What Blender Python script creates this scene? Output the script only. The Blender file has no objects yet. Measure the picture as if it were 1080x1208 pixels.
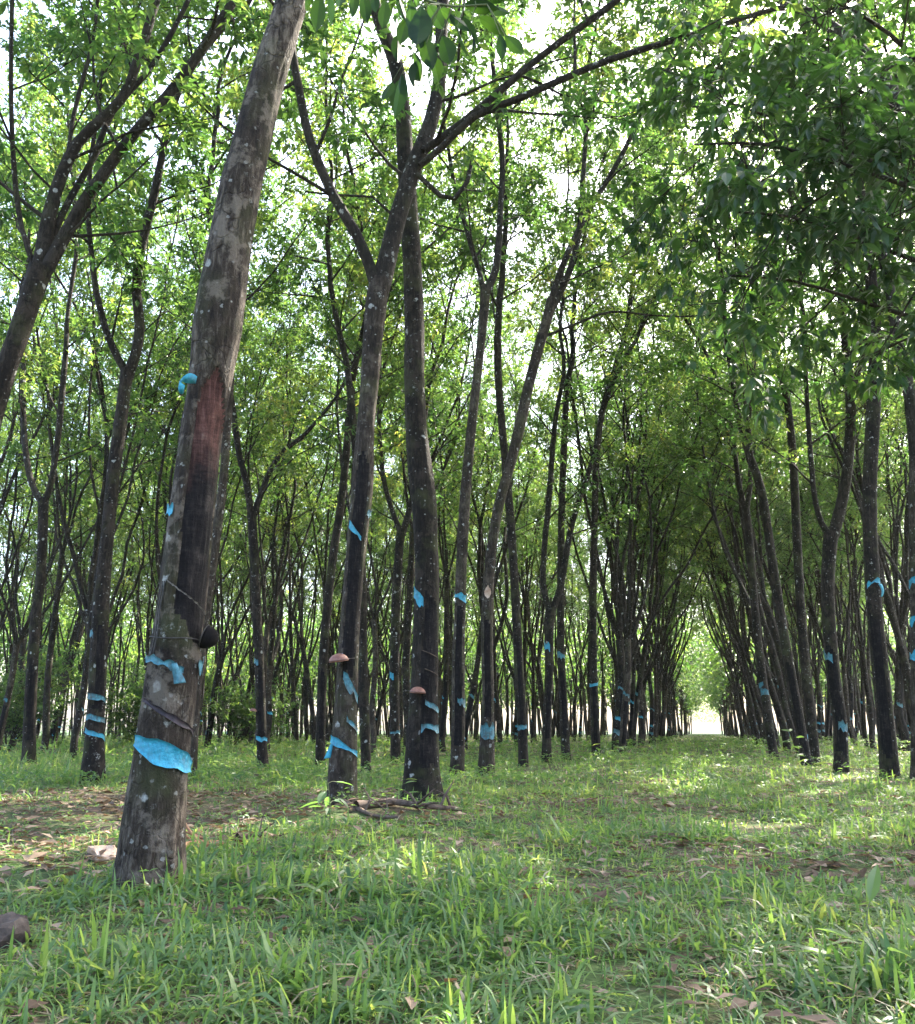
import bpy, math, random
import numpy as np
from mathutils import Vector, Matrix, Quaternion

# ------------------------------------------------------------------ camera, sky, sun, exposure
SC = bpy.context.scene
COL = SC.collection
PITCH = math.radians(13.4)
CAM = np.array([0.0, 0.0, 0.68])
F = 1080.0
cam_d = bpy.data.cameras.new('camera')
cam = bpy.data.objects.new('camera', cam_d)
COL.objects.link(cam)
cam.location = CAM
cam.rotation_euler = (math.pi / 2 + PITCH, 0, 0)
cam_d.sensor_fit = 'HORIZONTAL'
cam_d.sensor_width = 36
cam_d.lens = 36.0
cam_d.clip_start = 0.05
cam_d.clip_end = 3000
SC.camera = cam

SUN_EL, SUN_AZ = math.radians(47), math.radians(42)     # azimuth from +Y towards +X
world = bpy.data.worlds.new('World')
SC.world = world
world.use_nodes = True
wn = world.node_tree.nodes
wl = world.node_tree.links
sky = wn.new('ShaderNodeTexSky')
sky.sky_type = 'NISHITA'
sky.sun_disc = False
sky.sun_elevation = SUN_EL
sky.sun_rotation = SUN_AZ
sky.air_density = 1.0
sky.dust_density = 4.0
sky.ozone_density = 1.0
wn['Background'].inputs['Strength'].default_value = 0.15
wl.new(sky.outputs['Color'], wn['Background'].inputs['Color'])
sun_d = bpy.data.lights.new('sun', 'SUN')
sun_d.energy = 5.0
sun_d.angle = math.radians(0.5)
sun_d.color = (1.0, 0.93, 0.80)
sun = bpy.data.objects.new('sun', sun_d)
COL.objects.link(sun)
sv = Vector((math.sin(SUN_AZ) * math.cos(SUN_EL), math.cos(SUN_AZ) * math.cos(SUN_EL), math.sin(SUN_EL)))
sun.rotation_euler = sv.to_track_quat('Z', 'Y').to_euler()
sun.location = sv * 60
SC.view_settings.view_transform = 'Standard'
SC.view_settings.look = 'None'
SC.view_settings.exposure = 2.8
SC.view_settings.gamma = 1.0
SC.view_settings.use_curve_mapping = False
SC.render.engine = 'CYCLES'
SC.cycles.max_bounces = 7
SC.cycles.diffuse_bounces = 4
SC.cycles.glossy_bounces = 2
SC.cycles.transmission_bounces = 4
SC.cycles.use_denoising = True

RNG = np.random.default_rng(11)
random.seed(5)

# ------------------------------------------------------------------ helpers: pixels to points, noise, meshes
FWD = np.array([0, math.cos(PITCH), math.sin(PITCH)])
UPV = np.array([0, -math.sin(PITCH), math.cos(PITCH)])
RGT = np.array([1.0, 0, 0])


def at(px, py, Y):
    """the point of the plane y = Y that the photograph shows at px, py, and its distance along the view axis"""
    d = FWD + RGT * ((px - 540) / F) + UPV * ((604 - py) / F)
    t = Y / d[1]
    return CAM + d * t, t


def nrm(v):
    v = np.asarray(v, float)
    return v / np.maximum(np.linalg.norm(v, axis=-1, keepdims=True), 1e-9)


_perm = np.random.default_rng(3).random((256, 256))


def vnoise(x, y, s, seed=0):
    x = np.asarray(x, float) * s + seed * 17.3 + 1000
    y = np.asarray(y, float) * s + seed * 9.1 + 1000
    xi, yi = np.floor(x).astype(int), np.floor(y).astype(int)
    fx, fy = x - xi, y - yi
    fx, fy = fx * fx * (3 - 2 * fx), fy * fy * (3 - 2 * fy)
    g = lambda a, b: _perm[a % 256, b % 256]
    return (g(xi, yi) * (1 - fx) + g(xi + 1, yi) * fx) * (1 - fy) + (g(xi, yi + 1) * (1 - fx) + g(xi + 1, yi + 1) * fx) * fy


def fbm(x, y, s, seed=0):
    return 0.55 * vnoise(x, y, s, seed) + 0.3 * vnoise(x, y, s * 2.1, seed + 1) + 0.15 * vnoise(x, y, s * 4.3, seed + 2)


def gz(x, y):
    """height of the ground"""
    x = np.asarray(x, float); y = np.asarray(y, float)
    r = np.hypot(x, y)
    h = 0.16 * (fbm(x, y, 0.35, 4) - 0.5) * np.clip(r / 6, 0.15, 1) * np.clip((140 - r) / 60, 0, 1)
    h += 0.13 * np.exp(-(((x + 0.75) / 0.55) ** 2 + ((y - 7.6) / 0.5) ** 2))     # earth heaped beside the second trunk
    return h


def mesh(name, V, faces, mat=None, smooth=True, attrs=None, mats=None, midx=None):
    """faces: list of int arrays (n,3) or (n,4); attrs: {name: per face values in that order}"""
    me = bpy.data.meshes.new(name)
    V = np.ascontiguousarray(V, dtype=np.float32)
    faces = [np.asarray(f, dtype=np.int32) for f in faces if len(f)]
    me.vertices.add(len(V)); me.vertices.foreach_set('co', V.ravel())
    n_l = sum(f.size for f in faces); n_p = sum(len(f) for f in faces)
    me.loops.add(n_l); me.polygons.add(n_p)
    me.loops.foreach_set('vertex_index', np.concatenate([f.ravel() for f in faces]) if faces else np.zeros(0, np.int32))
    tot = np.concatenate([np.full(len(f), f.shape[1], np.int32) for f in faces])
    me.polygons.foreach_set('loop_start', np.concatenate([[0], np.cumsum(tot)[:-1]]).astype(np.int32))
    me.polygons.foreach_set('loop_total', tot)
    me.polygons.foreach_set('use_smooth', np.full(n_p, bool(smooth)))
    for k, v in (attrs or {}).items():
        a = me.attributes.new(k, 'FLOAT', 'FACE')
        a.data.foreach_set('value', np.ascontiguousarray(v, dtype=np.float32))
    if mat:
        me.materials.append(mat)
    me.update(calc_edges=True)
    return me


class MB:
    """collects tubes and plates, then becomes one mesh"""
    def __init__(s):
        s.V = []; s.Q = []; s.T = []; s.n = 0; s.qa = []; s.ta = []

    def add(s, V, Q=None, T=None, a=0.0):
        V = np.asarray(V, float)
        if Q is not None and len(Q):
            s.Q.append(np.asarray(Q) + s.n); s.qa.append(np.full(len(Q), a))
        if T is not None and len(T):
            s.T.append(np.asarray(T) + s.n); s.ta.append(np.full(len(T), a))
        s.V.append(V); s.n += len(V)

    def tube(s, P, R, sides=6, cap=True, a=0.0):
        P = np.asarray(P, float); R = np.asarray(R, float); n = len(P)
        T = nrm(np.gradient(P, axis=0))
        ref = np.array([0, -1.0, 0.0])
        if abs(T[:, 1]).max() > 0.9:
            ref = np.array([1.0, 0.05, 0.1])
        u = nrm(ref - T * (T @ ref)[:, None]); v = np.cross(u, T)
        an = np.linspace(0, 2 * math.pi, sides, endpoint=False)
        V = P[:, None] + R[:, None, None] * (np.cos(an)[None, :, None] * u[:, None] + np.sin(an)[None, :, None] * v[:, None])
        s.add(V.reshape(-1, 3), tube_faces(n, sides), a=a)
        if cap:
            k = s.n - sides
            s.V.append(P[-1:] + T[-1:] * R[-1]); s.n += 1
            tri = np.array([[k + i, k + (i + 1) % sides, s.n - 1] for i in range(sides)])
            s.T.append(tri); s.ta.append(np.full(sides, a))

    def sticks(s, A, B, ra, rb):
        """many straight three-sided sticks at once"""
        A = np.asarray(A); B = np.asarray(B); n = len(A)
        if not n:
            return
        t = nrm(B - A); ref = np.where(np.abs(t[:, 2:3]) > 0.9, [[1.0, 0, 0]], [[0, 0, 1.0]])
        u = nrm(np.cross(t, ref)); v = np.cross(t, u)
        an = np.array([0, 2.094, 4.189]); o = np.cos(an)[None, :, None] * u[:, None] + np.sin(an)[None, :, None] * v[:, None]
        V = np.concatenate([A[:, None] + o * ra, B[:, None] + o * rb], 1).reshape(-1, 3)
        q = np.array([[0, 1, 4, 3], [1, 2, 5, 4], [2, 0, 3, 5]])
        s.add(V, (q[None] + 6 * np.arange(n)[:, None, None]).reshape(-1, 4))

    def mesh(s, name, mat, smooth=True):
        return mesh(name, np.concatenate(s.V), [np.concatenate(s.Q) if s.Q else [], np.concatenate(s.T) if s.T else []], mat, smooth,
                    {'tint': np.concatenate(s.qa + s.ta)})


def tube_faces(n, k):
    i, j = np.meshgrid(np.arange(n - 1), np.arange(k), indexing='ij')
    a = i * k + j; b = i * k + (j + 1) % k
    return np.stack([a, b, b + k, a + k], -1).reshape(-1, 4)


def smooth_path(P, step):
    """Catmull-Rom through the rows of P (any number of columns), resampled about every step metres"""
    P = np.asarray(P, float)
    if len(P) < 3:
        n = max(2, int(np.linalg.norm(P[-1, :3] - P[0, :3]) / step) + 1)
        t = np.linspace(0, 1, n)[:, None]
        return P[0] * (1 - t) + P[-1] * t
    E = np.concatenate([[2 * P[0] - P[1]], P, [2 * P[-1] - P[-2]]])
    out = []
    for i in range(1, len(E) - 2):
        p0, p1, p2, p3 = E[i - 1:i + 3]
        n = max(1, int(np.linalg.norm(p2[:3] - p1[:3]) / step))
        t = (np.arange(n) / n)[:, None]
        out.append(0.5 * (2 * p1 + (p2 - p0) * t + (2 * p0 - 5 * p1 + 4 * p2 - p3) * t ** 2 + (3 * p1 - p0 - 3 * p2 + p3) * t ** 3))
    out.append(P[-1:])
    return np.concatenate(out)


def obj(name, me, parent=None, **props):
    o = bpy.data.objects.new(name, me)
    COL.objects.link(o)
    if parent is not None:
        o.parent = parent
    for k, v in props.items():
        o[k] = v
    return o


def thing(name, label, cat, loc=(0, 0, 0), group=None):
    o = obj(name, None, None, label=label, category=cat)
    o.location = loc
    o.empty_display_size = 0.2
    if group:
        o['group'] = group
    return o


# ------------------------------------------------------------------ materials
def new_mat(name):
    m = bpy.data.materials.new(name)
    m.use_nodes = True
    nt = m.node_tree
    return m, nt, nt.nodes['Principled BSDF'], nt.nodes['Material Output']


def nd(nt, typ, **kw):
    n = nt.nodes.new(typ)
    for k, v in kw.items():
        if k in n.inputs:
            n.inputs[k].default_value = v
        else:
            setattr(n, k, v)
    return n


def ramp(nt, fac, stops):
    r = nt.nodes.new('ShaderNodeValToRGB')
    el = r.color_ramp.elements
    while len(el) < len(stops):
        el.new(0.5)
    for e, (p, c) in zip(el, stops):
        e.position = p
        e.color = (*c, 1) if len(c) == 3 else c
    nt.links.new(fac, r.inputs['Fac'])
    return r.outputs['Color']


def mixc(nt, fac, a, b):
    m = nt.nodes.new('ShaderNodeMix')
    m.data_type = 'RGBA'
    for sock, v in ((m.inputs[0], fac), (m.inputs[6], a), (m.inputs[7], b)):
        if isinstance(v, (int, float)):
            sock.default_value = v
        elif isinstance(v, tuple):
            sock.default_value = (*v, 1)
        else:
            nt.links.new(v, sock)
    return m.outputs[2]


def objcoord(nt, scale=(1, 1, 1)):
    tc = nt.nodes.new('ShaderNodeTexCoord')
    mp = nd(nt, 'ShaderNodeMapping')
    mp.inputs['Scale'].default_value = scale
    nt.links.new(tc.outputs['Object'], mp.inputs['Vector'])
    oi = nt.nodes.new('ShaderNodeObjectInfo')
    ad = nd(nt, 'ShaderNodeVectorMath', operation='ADD')
    sc = nd(nt, 'ShaderNodeMath', operation='MULTIPLY')
    sc.inputs[1].default_value = 37.0
    nt.links.new(oi.outputs['Random'], sc.inputs[0])
    nt.links.new(mp.outputs['Vector'], ad.inputs[0])
    nt.links.new(sc.outputs[0], ad.inputs[1])
    return ad.outputs[0], oi.outputs['Random']


def noise(nt, vec, scale, detail=5, rough=0.6):
    n = nd(nt, 'ShaderNodeTexNoise')
    n.inputs['Scale'].default_value = scale
    n.inputs['Detail'].default_value = detail
    n.inputs['Roughness'].default_value = rough
    nt.links.new(vec, n.inputs['Vector'])
    return n.outputs['Fac']


def bump(nt, bs, h, strength, dist):
    b = nd(nt, 'ShaderNodeBump')
    b.inputs['Strength'].default_value = strength
    b.inputs['Distance'].default_value = dist
    nt.links.new(h, b.inputs['Height'])
    nt.links.new(b.outputs['Normal'], bs.inputs['Normal'])


def math_(nt, op, a, b=None):
    m = nd(nt, 'ShaderNodeMath', operation=op)
    for i, v in enumerate((a, b)):
        if v is None:
            continue
        if isinstance(v, (int, float)):
            m.inputs[i].default_value = v
        else:
            nt.links.new(v, m.inputs[i])
    return m.outputs[0]


def bark_mat(name, c_dark, c_mid, c_pale, lichen=0.5, moss=0.35, cracks=0.5, patchy=0.45):
    m, nt, bs, out = new_mat(name)
    v, rnd = objcoord(nt)
    vz, _ = objcoord(nt, (1, 1, 0.22))
    big = noise(nt, v, 2.2, 4)
    grain = noise(nt, vz, 38, 6, 0.7)
    fine = noise(nt, v, 90, 4, 0.7)
    mixv = math_(nt, 'ADD', math_(nt, 'MULTIPLY', grain, 0.6), math_(nt, 'MULTIPLY', big, 0.4))
    col = ramp(nt, mixv, [(0.36, c_dark), (0.5, c_mid), (0.66, c_pale)])
    mo = noise(nt, v, 3.1, 3)
    mof = math_(nt, 'MULTIPLY', ramp(nt, mo, [(0.52, (0, 0, 0)), (0.68, (1, 1, 1))]), moss)
    col = mixc(nt, mof, col, (0.075, 0.085, 0.03))
    # crusty pale lichen that runs together, thicker along some sides
    l1 = noise(nt, v, 13, 7, 0.72)
    l2 = noise(nt, v, 1.7, 3)
    lf = math_(nt, 'MULTIPLY', ramp(nt, l1, [(0.60, (0, 0, 0)), (0.66, (1, 1, 1))]), ramp(nt, l2, [(0.46, (0, 0, 0)), (0.6, (0.85, 0.85, 0.85))]))
    col = mixc(nt, lf, col, (0.30, 0.30, 0.275))
    # rounded pale lichen spots in two sizes, edges broken by noise
    for sc, th, amt in ((10.0, 0.20, 1.0), (30.0, 0.24, 0.6)):
        vo = nd(nt, 'ShaderNodeTexVoronoi')
        vo.inputs['Scale'].default_value = sc
        dv = nd(nt, 'ShaderNodeVectorMath', operation='ADD')
        nt.links.new(v, dv.inputs[0])
        nz = nd(nt, 'ShaderNodeTexNoise'); nz.inputs['Scale'].default_value = sc * 2.5
        nt.links.new(v, nz.inputs['Vector'])
        ms = nd(nt, 'ShaderNodeVectorMath', operation='SCALE'); ms.inputs['Scale'].default_value = 0.55 / sc
        nt.links.new(nz.outputs['Color'], ms.inputs[0])
        nt.links.new(ms.outputs[0], dv.inputs[1])
        nt.links.new(dv.outputs[0], vo.inputs['Vector'])
        hs = nd(nt, 'ShaderNodeSeparateColor')
        nt.links.new(vo.outputs['Color'], hs.inputs[0])
        pick = math_(nt, 'GREATER_THAN', hs.outputs[0], 1 - lichen * 0.6)
        spot = math_(nt, 'MULTIPLY', ramp(nt, vo.outputs['Distance'], [(th, (1, 1, 1)), (th + 0.09, (0, 0, 0))]), pick)
        spot = math_(nt, 'MULTIPLY', spot, math_(nt, 'MULTIPLY', ramp(nt, fine, [(0.35, (0.4, 0.4, 0.4)), (0.6, (1, 1, 1))]), amt))
        col = mixc(nt, spot, col, (0.40, 0.40, 0.37))
    ck = nd(nt, 'ShaderNodeTexVoronoi', feature='DISTANCE_TO_EDGE')
    ck.inputs['Scale'].default_value = 16
    vc, _ = objcoord(nt, (1, 1, 0.45))
    cd = nd(nt, 'ShaderNodeTexNoise'); cd.inputs['Scale'].default_value = 9; nt.links.new(v, cd.inputs['Vector'])
    cs = nd(nt, 'ShaderNodeVectorMath', operation='SCALE'); cs.inputs['Scale'].default_value = 0.10; nt.links.new(cd.outputs['Color'], cs.inputs[0])
    ca = nd(nt, 'ShaderNodeVectorMath', operation='ADD'); nt.links.new(vc, ca.inputs[0]); nt.links.new(cs.outputs[0], ca.inputs[1])
    nt.links.new(ca.outputs[0], ck.inputs['Vector'])
    crack = ramp(nt, ck.outputs['Distance'], [(0.0, (1, 1, 1)), (0.07, (0, 0, 0))])
    crack = math_(nt, 'MULTIPLY', crack, math_(nt, 'MULTIPLY', ramp(nt, big, [(0.42, (0, 0, 0)), (0.6, (1, 1, 1))]), cracks))
    col = mixc(nt, crack, col, c_dark)
    patch = noise(nt, v, 5.5, 6, 0.7)
    col = mixc(nt, math_(nt, 'MULTIPLY', ramp(nt, patch, [(0.53, (0, 0, 0)), (0.60, (1, 1, 1))]), patchy), col, c_pale)
    nt.links.new(col, bs.inputs['Base Color'])
    bs.inputs['Roughness'].default_value = 0.9
    bs.inputs['Specular IOR Level'].default_value = 0.25
    bump(nt, bs, math_(nt, 'SUBTRACT', math_(nt, 'ADD', math_(nt, 'MULTIPLY', grain, 1.0), math_(nt, 'MULTIPLY', fine, 0.5)), math_(nt, 'MULTIPLY', crack, 0.8)), 1.0, 0.02)
    return m


def panel_mat():
    """scarred tapping face: fine slanting cuts over vertical streaks, black with old latex, red brown where fresh"""
    m, nt, bs, out = new_mat('tapped_bark')
    v, rnd = objcoord(nt)
    vz, _ = objcoord(nt, (1, 1, 0.12))
    vs, _ = objcoord(nt, (0.25, 0.25, 1.0))
    st = noise(nt, vz, 48, 6, 0.75)
    cut = noise(nt, vs, 70, 4, 0.7)
    big = noise(nt, v, 4.5, 5, 0.65)
    blot = noise(nt, v, 16, 5, 0.7)
    at_ = nd(nt, 'ShaderNodeAttribute', attribute_name='tint')
    mixd = math_(nt, 'ADD', math_(nt, 'MULTIPLY', st, 0.5), math_(nt, 'ADD', math_(nt, 'MULTIPLY', cut, 0.2), math_(nt, 'MULTIPLY', blot, 0.3)))
    black = ramp(nt, mixd, [(0.38, (0.004, 0.003, 0.003)), (0.50, (0.009, 0.007, 0.007)), (0.58, (0.024, 0.019, 0.017)), (0.70, (0.09, 0.078, 0.066))])
    red = ramp(nt, mixd, [(0.36, (0.010, 0.005, 0.004)), (0.46, (0.048, 0.019, 0.015)), (0.56, (0.105, 0.046, 0.036)), (0.70, (0.22, 0.14, 0.115))])
    f = math_(nt, 'ADD', at_.outputs['Fac'], math_(nt, 'MULTIPLY', math_(nt, 'SUBTRACT', big, 0.5), 1.4))
    fc = ramp(nt, f, [(0.25, (0, 0, 0)), (0.75, (1, 1, 1))])
    col = mixc(nt, fc, black, red)
    nt.links.new(col, bs.inputs['Base Color'])
    bs.inputs['Roughness'].default_value = 0.85
    bs.inputs['Specular IOR Level'].default_value = 0.18
    bump(nt, bs, mixd, 1.0, 0.03)
    return m


def leaf_mat(name, stops, tcol, rough=0.42, trans=0.45, var=0.25, spec=0.5):
    """reflecting face, light passing through, thin wax gloss; tint picks the leaf's own green"""
    m, nt, bs, out = new_mat(name)
    at_ = nd(nt, 'ShaderNodeAttribute', attribute_name='tint')
    oi = nt.nodes.new('ShaderNodeObjectInfo')
    f = math_(nt, 'ADD', math_(nt, 'MULTIPLY', at_.outputs['Fac'], 1.0 - var), math_(nt, 'MULTIPLY', oi.outputs['Random'], var))
    col = ramp(nt, f, stops)
    tc = ramp(nt, f, tcol)
    nt.links.new(col, bs.inputs['Base Color'])
    bs.inputs['Roughness'].default_value = rough
    bs.inputs['Specular IOR Level'].default_value = spec
    tr = nd(nt, 'ShaderNodeBsdfTranslucent')
    nt.links.new(tc, tr.inputs['Color'])
    mx = nd(nt, 'ShaderNodeMixShader')
    mx.inputs[0].default_value = trans
    nt.links.new(bs.outputs[0], mx.inputs[1])
    nt.links.new(tr.outputs[0], mx.inputs[2])
    nt.links.new(mx.outputs[0], out.inputs['Surface'])
    return m


def plain(name, c1, c2, scale=20, rough=0.8, spec=0.3, bmp=0.3, bd=0.01, trans=None):
    m, nt, bs, out = new_mat(name)
    v, _ = objcoord(nt)
    n = noise(nt, v, scale, 5, 0.65)
    nt.links.new(ramp(nt, n, [(0.35, c1), (0.65, c2)]), bs.inputs['Base Color'])
    bs.inputs['Roughness'].default_value = rough
    bs.inputs['Specular IOR Level'].default_value = spec
    if bmp:
        bump(nt, bs, n, bmp, bd)
    if trans:
        tr = nd(nt, 'ShaderNodeBsdfTranslucent'); tr.inputs['Color'].default_value = (*trans, 1)
        mx = nd(nt, 'ShaderNodeMixShader'); mx.inputs[0].default_value = 0.3
        nt.links.new(bs.outputs[0], mx.inputs[1]); nt.links.new(tr.outputs[0], mx.inputs[2])
        nt.links.new(mx.outputs[0], out.inputs['Surface'])
    return m


BARK = bark_mat('rubber_bark', (0.010, 0.007, 0.005), (0.036, 0.026, 0.019), (0.12, 0.095, 0.074), 0.20)
BARK_B = bark_mat('old_cracked_bark', (0.008, 0.005, 0.004), (0.038, 0.027, 0.019), (0.19, 0.155, 0.122), 0.20, 0.35, 0.6, 0.6)
BARK_D = bark_mat('rubber_bark_brown', (0.006, 0.004, 0.003), (0.016, 0.0115, 0.008), (0.056, 0.042, 0.032), 0.16, 0.4)
LIMB = bark_mat('limb_bark', (0.007, 0.005, 0.004), (0.019, 0.014, 0.010), (0.060, 0.049, 0.039), 0.22, 0.2)
PANEL = panel_mat()
LEAF = leaf_mat('rubber_leaf',
                [(0.0, (0.016, 0.038, 0.014)), (0.5, (0.030, 0.064, 0.020)), (0.85, (0.055, 0.095, 0.026)), (1.0, (0.12, 0.10, 0.03))],
                [(0.0, (0.06, 0.16, 0.03)), (0.5, (0.15, 0.28, 0.045)), (0.85, (0.38, 0.48, 0.08)), (1.0, (0.5, 0.42, 0.09))], trans=0.50, var=0.2)
LEAF_D = leaf_mat('shaded_leaf',  # darker copy of the rubber leaf, shade on the hanging boughs put into its colour
                  [(0.0, (0.014, 0.036, 0.014)), (0.6, (0.024, 0.055, 0.018)), (1.0, (0.05, 0.09, 0.02))],
                  [(0.0, (0.04, 0.12, 0.015)), (0.6, (0.12, 0.26, 0.035)), (1.0, (0.28, 0.42, 0.05))], rough=0.38, trans=0.32, var=0.35, spec=0.4)
LEAF_S = leaf_mat('waxy_dark_leaf',  # darkest green of the leaf materials, for the hanging sprig
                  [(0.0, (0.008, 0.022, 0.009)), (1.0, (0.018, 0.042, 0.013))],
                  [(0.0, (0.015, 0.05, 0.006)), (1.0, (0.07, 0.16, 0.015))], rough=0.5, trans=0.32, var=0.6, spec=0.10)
GRASS = leaf_mat('grass_blade',
                 [(0.0, (0.030, 0.078, 0.034)), (0.55, (0.074, 0.148, 0.041)), (0.80, (0.135, 0.195, 0.070)), (0.88, (0.28, 0.22, 0.13)), (1.0, (0.42, 0.35, 0.24))],
                 [(0.0, (0.14, 0.30, 0.05)), (0.55, (0.30, 0.46, 0.08)), (0.80, (0.50, 0.58, 0.11)), (0.88, (0.34, 0.26, 0.13)), (1.0, (0.42, 0.34, 0.2))],
                 rough=0.45, trans=0.45, var=0.0, spec=0.5)
LITTER = leaf_mat('dry_leaf',
                  [(0.0, (0.05, 0.030, 0.018)), (0.5, (0.13, 0.085, 0.055)), (1.0, (0.30, 0.22, 0.15))],
                  [(0.0, (0.15, 0.07, 0.03)), (1.0, (0.35, 0.22, 0.12))], rough=0.7, trans=0.2, var=0.0, spec=0.3)
def sheet_mat(name, c1, c2, dirt, amt):
    """thin plastic sheet: faded patches, dirt in streaks, fine creases"""
    m, nt, bs, out = new_mat(name)
    v, _ = objcoord(nt)
    n1 = noise(nt, v, 9, 5, 0.7); n2 = noise(nt, v, 34, 6, 0.75)
    vz, _ = objcoord(nt, (1, 1, 0.2)); n3 = noise(nt, vz, 40, 5, 0.7)
    col = ramp(nt, n2, [(0.35, c1), (0.62, c2)])
    f = math_(nt, 'ADD', math_(nt, 'MULTIPLY', n1, 0.5), math_(nt, 'MULTIPLY', n3, 0.5))
    col = mixc(nt, math_(nt, 'MULTIPLY', ramp(nt, f, [(0.47, (0, 0, 0)), (0.58, (1, 1, 1))]), amt), col, dirt)
    nt.links.new(col, bs.inputs['Base Color'])
    bs.inputs['Roughness'].default_value = 0.5
    bs.inputs['Specular IOR Level'].default_value = 0.35
    wv = noise(nt, v, 24, 3, 0.5)
    bump(nt, bs, math_(nt, 'ADD', wv, math_(nt, 'MULTIPLY', n2, 0.4)), 1.0, 0.015)
    return m


BLUE = sheet_mat('blue_plastic', (0.015, 0.20, 0.31), (0.045, 0.34, 0.46), (0.07, 0.16, 0.19), 0.55)
BLUE_D = sheet_mat('weathered_blue_plastic', (0.025, 0.11, 0.14), (0.075, 0.235, 0.28), (0.06, 0.075, 0.072), 0.85)
CUP = plain('cup_brown', (0.17, 0.065, 0.045), (0.30, 0.14, 0.10), 30, 0.55, 0.4, 0.3, 0.003)
CUP_K = plain('cup_black', (0.005, 0.004, 0.004), (0.012, 0.010, 0.009), 30, 0.9, 0.1, 0.2, 0.003)
LATEX = plain('latex', (0.09, 0.075, 0.065), (0.24, 0.21, 0.18), 40, 0.5, 0.4, 0.2, 0.002)
WIRE = plain('old_wire', (0.02, 0.018, 0.016), (0.05, 0.04, 0.035), 60, 0.6, 0.4, 0)
TAR = plain('dark_smear', (0.012, 0.008, 0.012), (0.045, 0.03, 0.035), 40, 0.6, 0.35, 0.5, 0.005)
ROCK = plain('stone', (0.030, 0.022, 0.018), (0.10, 0.08, 0.066), 9, 0.9, 0.2, 0.8, 0.02)
PALE = plain('pale_stone', (0.36, 0.22, 0.15), (0.58, 0.44, 0.34), 12, 0.9, 0.2, 0.6, 0.015)
DEAD = plain('dead_wood', (0.045, 0.030, 0.021), (0.15, 0.11, 0.085), 18, 0.9, 0.2, 0.7, 0.01)
DEAD_O = plain('peeled_dead_wood', (0.22, 0.10, 0.05), (0.42, 0.24, 0.14), 16, 0.85, 0.2, 0.6, 0.01)
STEM = plain('green_stem', (0.05, 0.07, 0.025), (0.10, 0.12, 0.05), 30, 0.7, 0.3, 0.2)


def ground_mat():
    m, nt, bs, out = new_mat('plantation_ground')
    tc = nt.nodes.new('ShaderNodeTexCoord')
    v = tc.outputs['Object']
    a = noise(nt, v, 0.55, 5)
    b = noise(nt, v, 7.0, 6, 0.7)
    c = noise(nt, v, 45.0, 5, 0.75)
    soil = ramp(nt, c, [(0.3, (0.045, 0.030, 0.020)), (0.5, (0.11, 0.075, 0.05)), (0.7, (0.24, 0.17, 0.125))])
    green = ramp(nt, c, [(0.3, (0.025, 0.045, 0.015)), (0.55, (0.06, 0.10, 0.03)), (0.75, (0.12, 0.15, 0.06))])
    f = ramp(nt, math_(nt, 'ADD', math_(nt, 'MULTIPLY', a, 0.6), math_(nt, 'MULTIPLY', b, 0.4)), [(0.42, (0, 0, 0)), (0.56, (1, 1, 1))])
    ln = nd(nt, 'ShaderNodeVectorMath', operation='LENGTH')
    nt.links.new(v, ln.inputs[0])
    mr = nd(nt, 'ShaderNodeMapRange')
    mr.inputs['From Min'].default_value = 90; mr.inputs['From Max'].default_value = 150
    nt.links.new(ln.outputs['Value'], mr.inputs['Value'])
    near = mixc(nt, f, soil, green)
    nt.links.new(mixc(nt, mr.outputs[0], near, (0.05, 0.085, 0.04)), bs.inputs['Base Color'])
    bs.inputs['Roughness'].default_value = 0.95
    bs.inputs['Specular IOR Level'].default_value = 0.15
    bump(nt, bs, c, 0.8, 0.03)
    return m


# ------------------------------------------------------------------ ground
def axis(lim_near, step, far):
    a = list(np.arange(0, lim_near, step))
    s = step
    while a[-1] < far:
        s *= 1.25
        a.append(a[-1] + s)
    return np.array(a)


ax = axis(14, 0.22, 500)
gx = np.concatenate([-ax[:0:-1], ax])
gy = np.concatenate([-axis(3, 0.3, 60)[:0:-1], axis(22, 0.22, 650)])
GX, GY = np.meshgrid(gx, gy)
GV = np.stack([GX, GY, gz(GX, GY)], -1).reshape(-1, 3)
ni, nj = GX.shape
ii, jj = np.meshgrid(np.arange(ni - 1), np.arange(nj - 1), indexing='ij')
k0 = ii * nj + jj
GQ = np.stack([k0, k0 + 1, k0 + nj + 1, k0 + nj], -1).reshape(-1, 4)
obj('ground', mesh('ground', GV, [GQ], ground_mat()), kind='structure')

# ------------------------------------------------------------------ leaves
# one leaflet, lying along +x, width along y, fold and droop in z: base, left, right, rib, tip
LEAF_V = np.array([[0, 0, 0], [0.30, 0.185, 0.045], [0.30, -0.185, 0.045], [0.68, 0.155, 0.01], [0.68, -0.155, 0.01], [0.5, 0, -0.015], [1.0, 0, -0.13]])
LEAF_T = np.array([[0, 2, 5], [0, 5, 1], [2, 4, 5], [1, 5, 3], [4, 6, 5], [5, 6, 3]])
_t = np.array([0, 0.12, 0.28, 0.45, 0.62, 0.78, 0.9, 1.0]); _w = np.array([0.02, 0.10, 0.165, 0.185, 0.165, 0.11, 0.05, 0.0]); _z = -0.16 * _t ** 2
LEAF_V = np.concatenate([np.stack([_t, 0 * _t, _z - 0.012], -1), np.stack([_t, _w, _z + 0.25 * _w], -1), np.stack([_t, -_w, _z + 0.25 * _w], -1)])
LEAF_T = np.array([t for k in range(7) for t in ([k, k + 1, 8 + k], [k + 1, 9 + k, 8 + k], [k, 16 + k, k + 1], [k + 1, 16 + k, 17 + k])])
LEAF_V4 = np.array([[0, 0, 0], [0.42, 0.20, 0.04], [0.42, -0.20, 0.04], [0.5, 0, -0.02], [1.0, 0, -0.12]])
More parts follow.
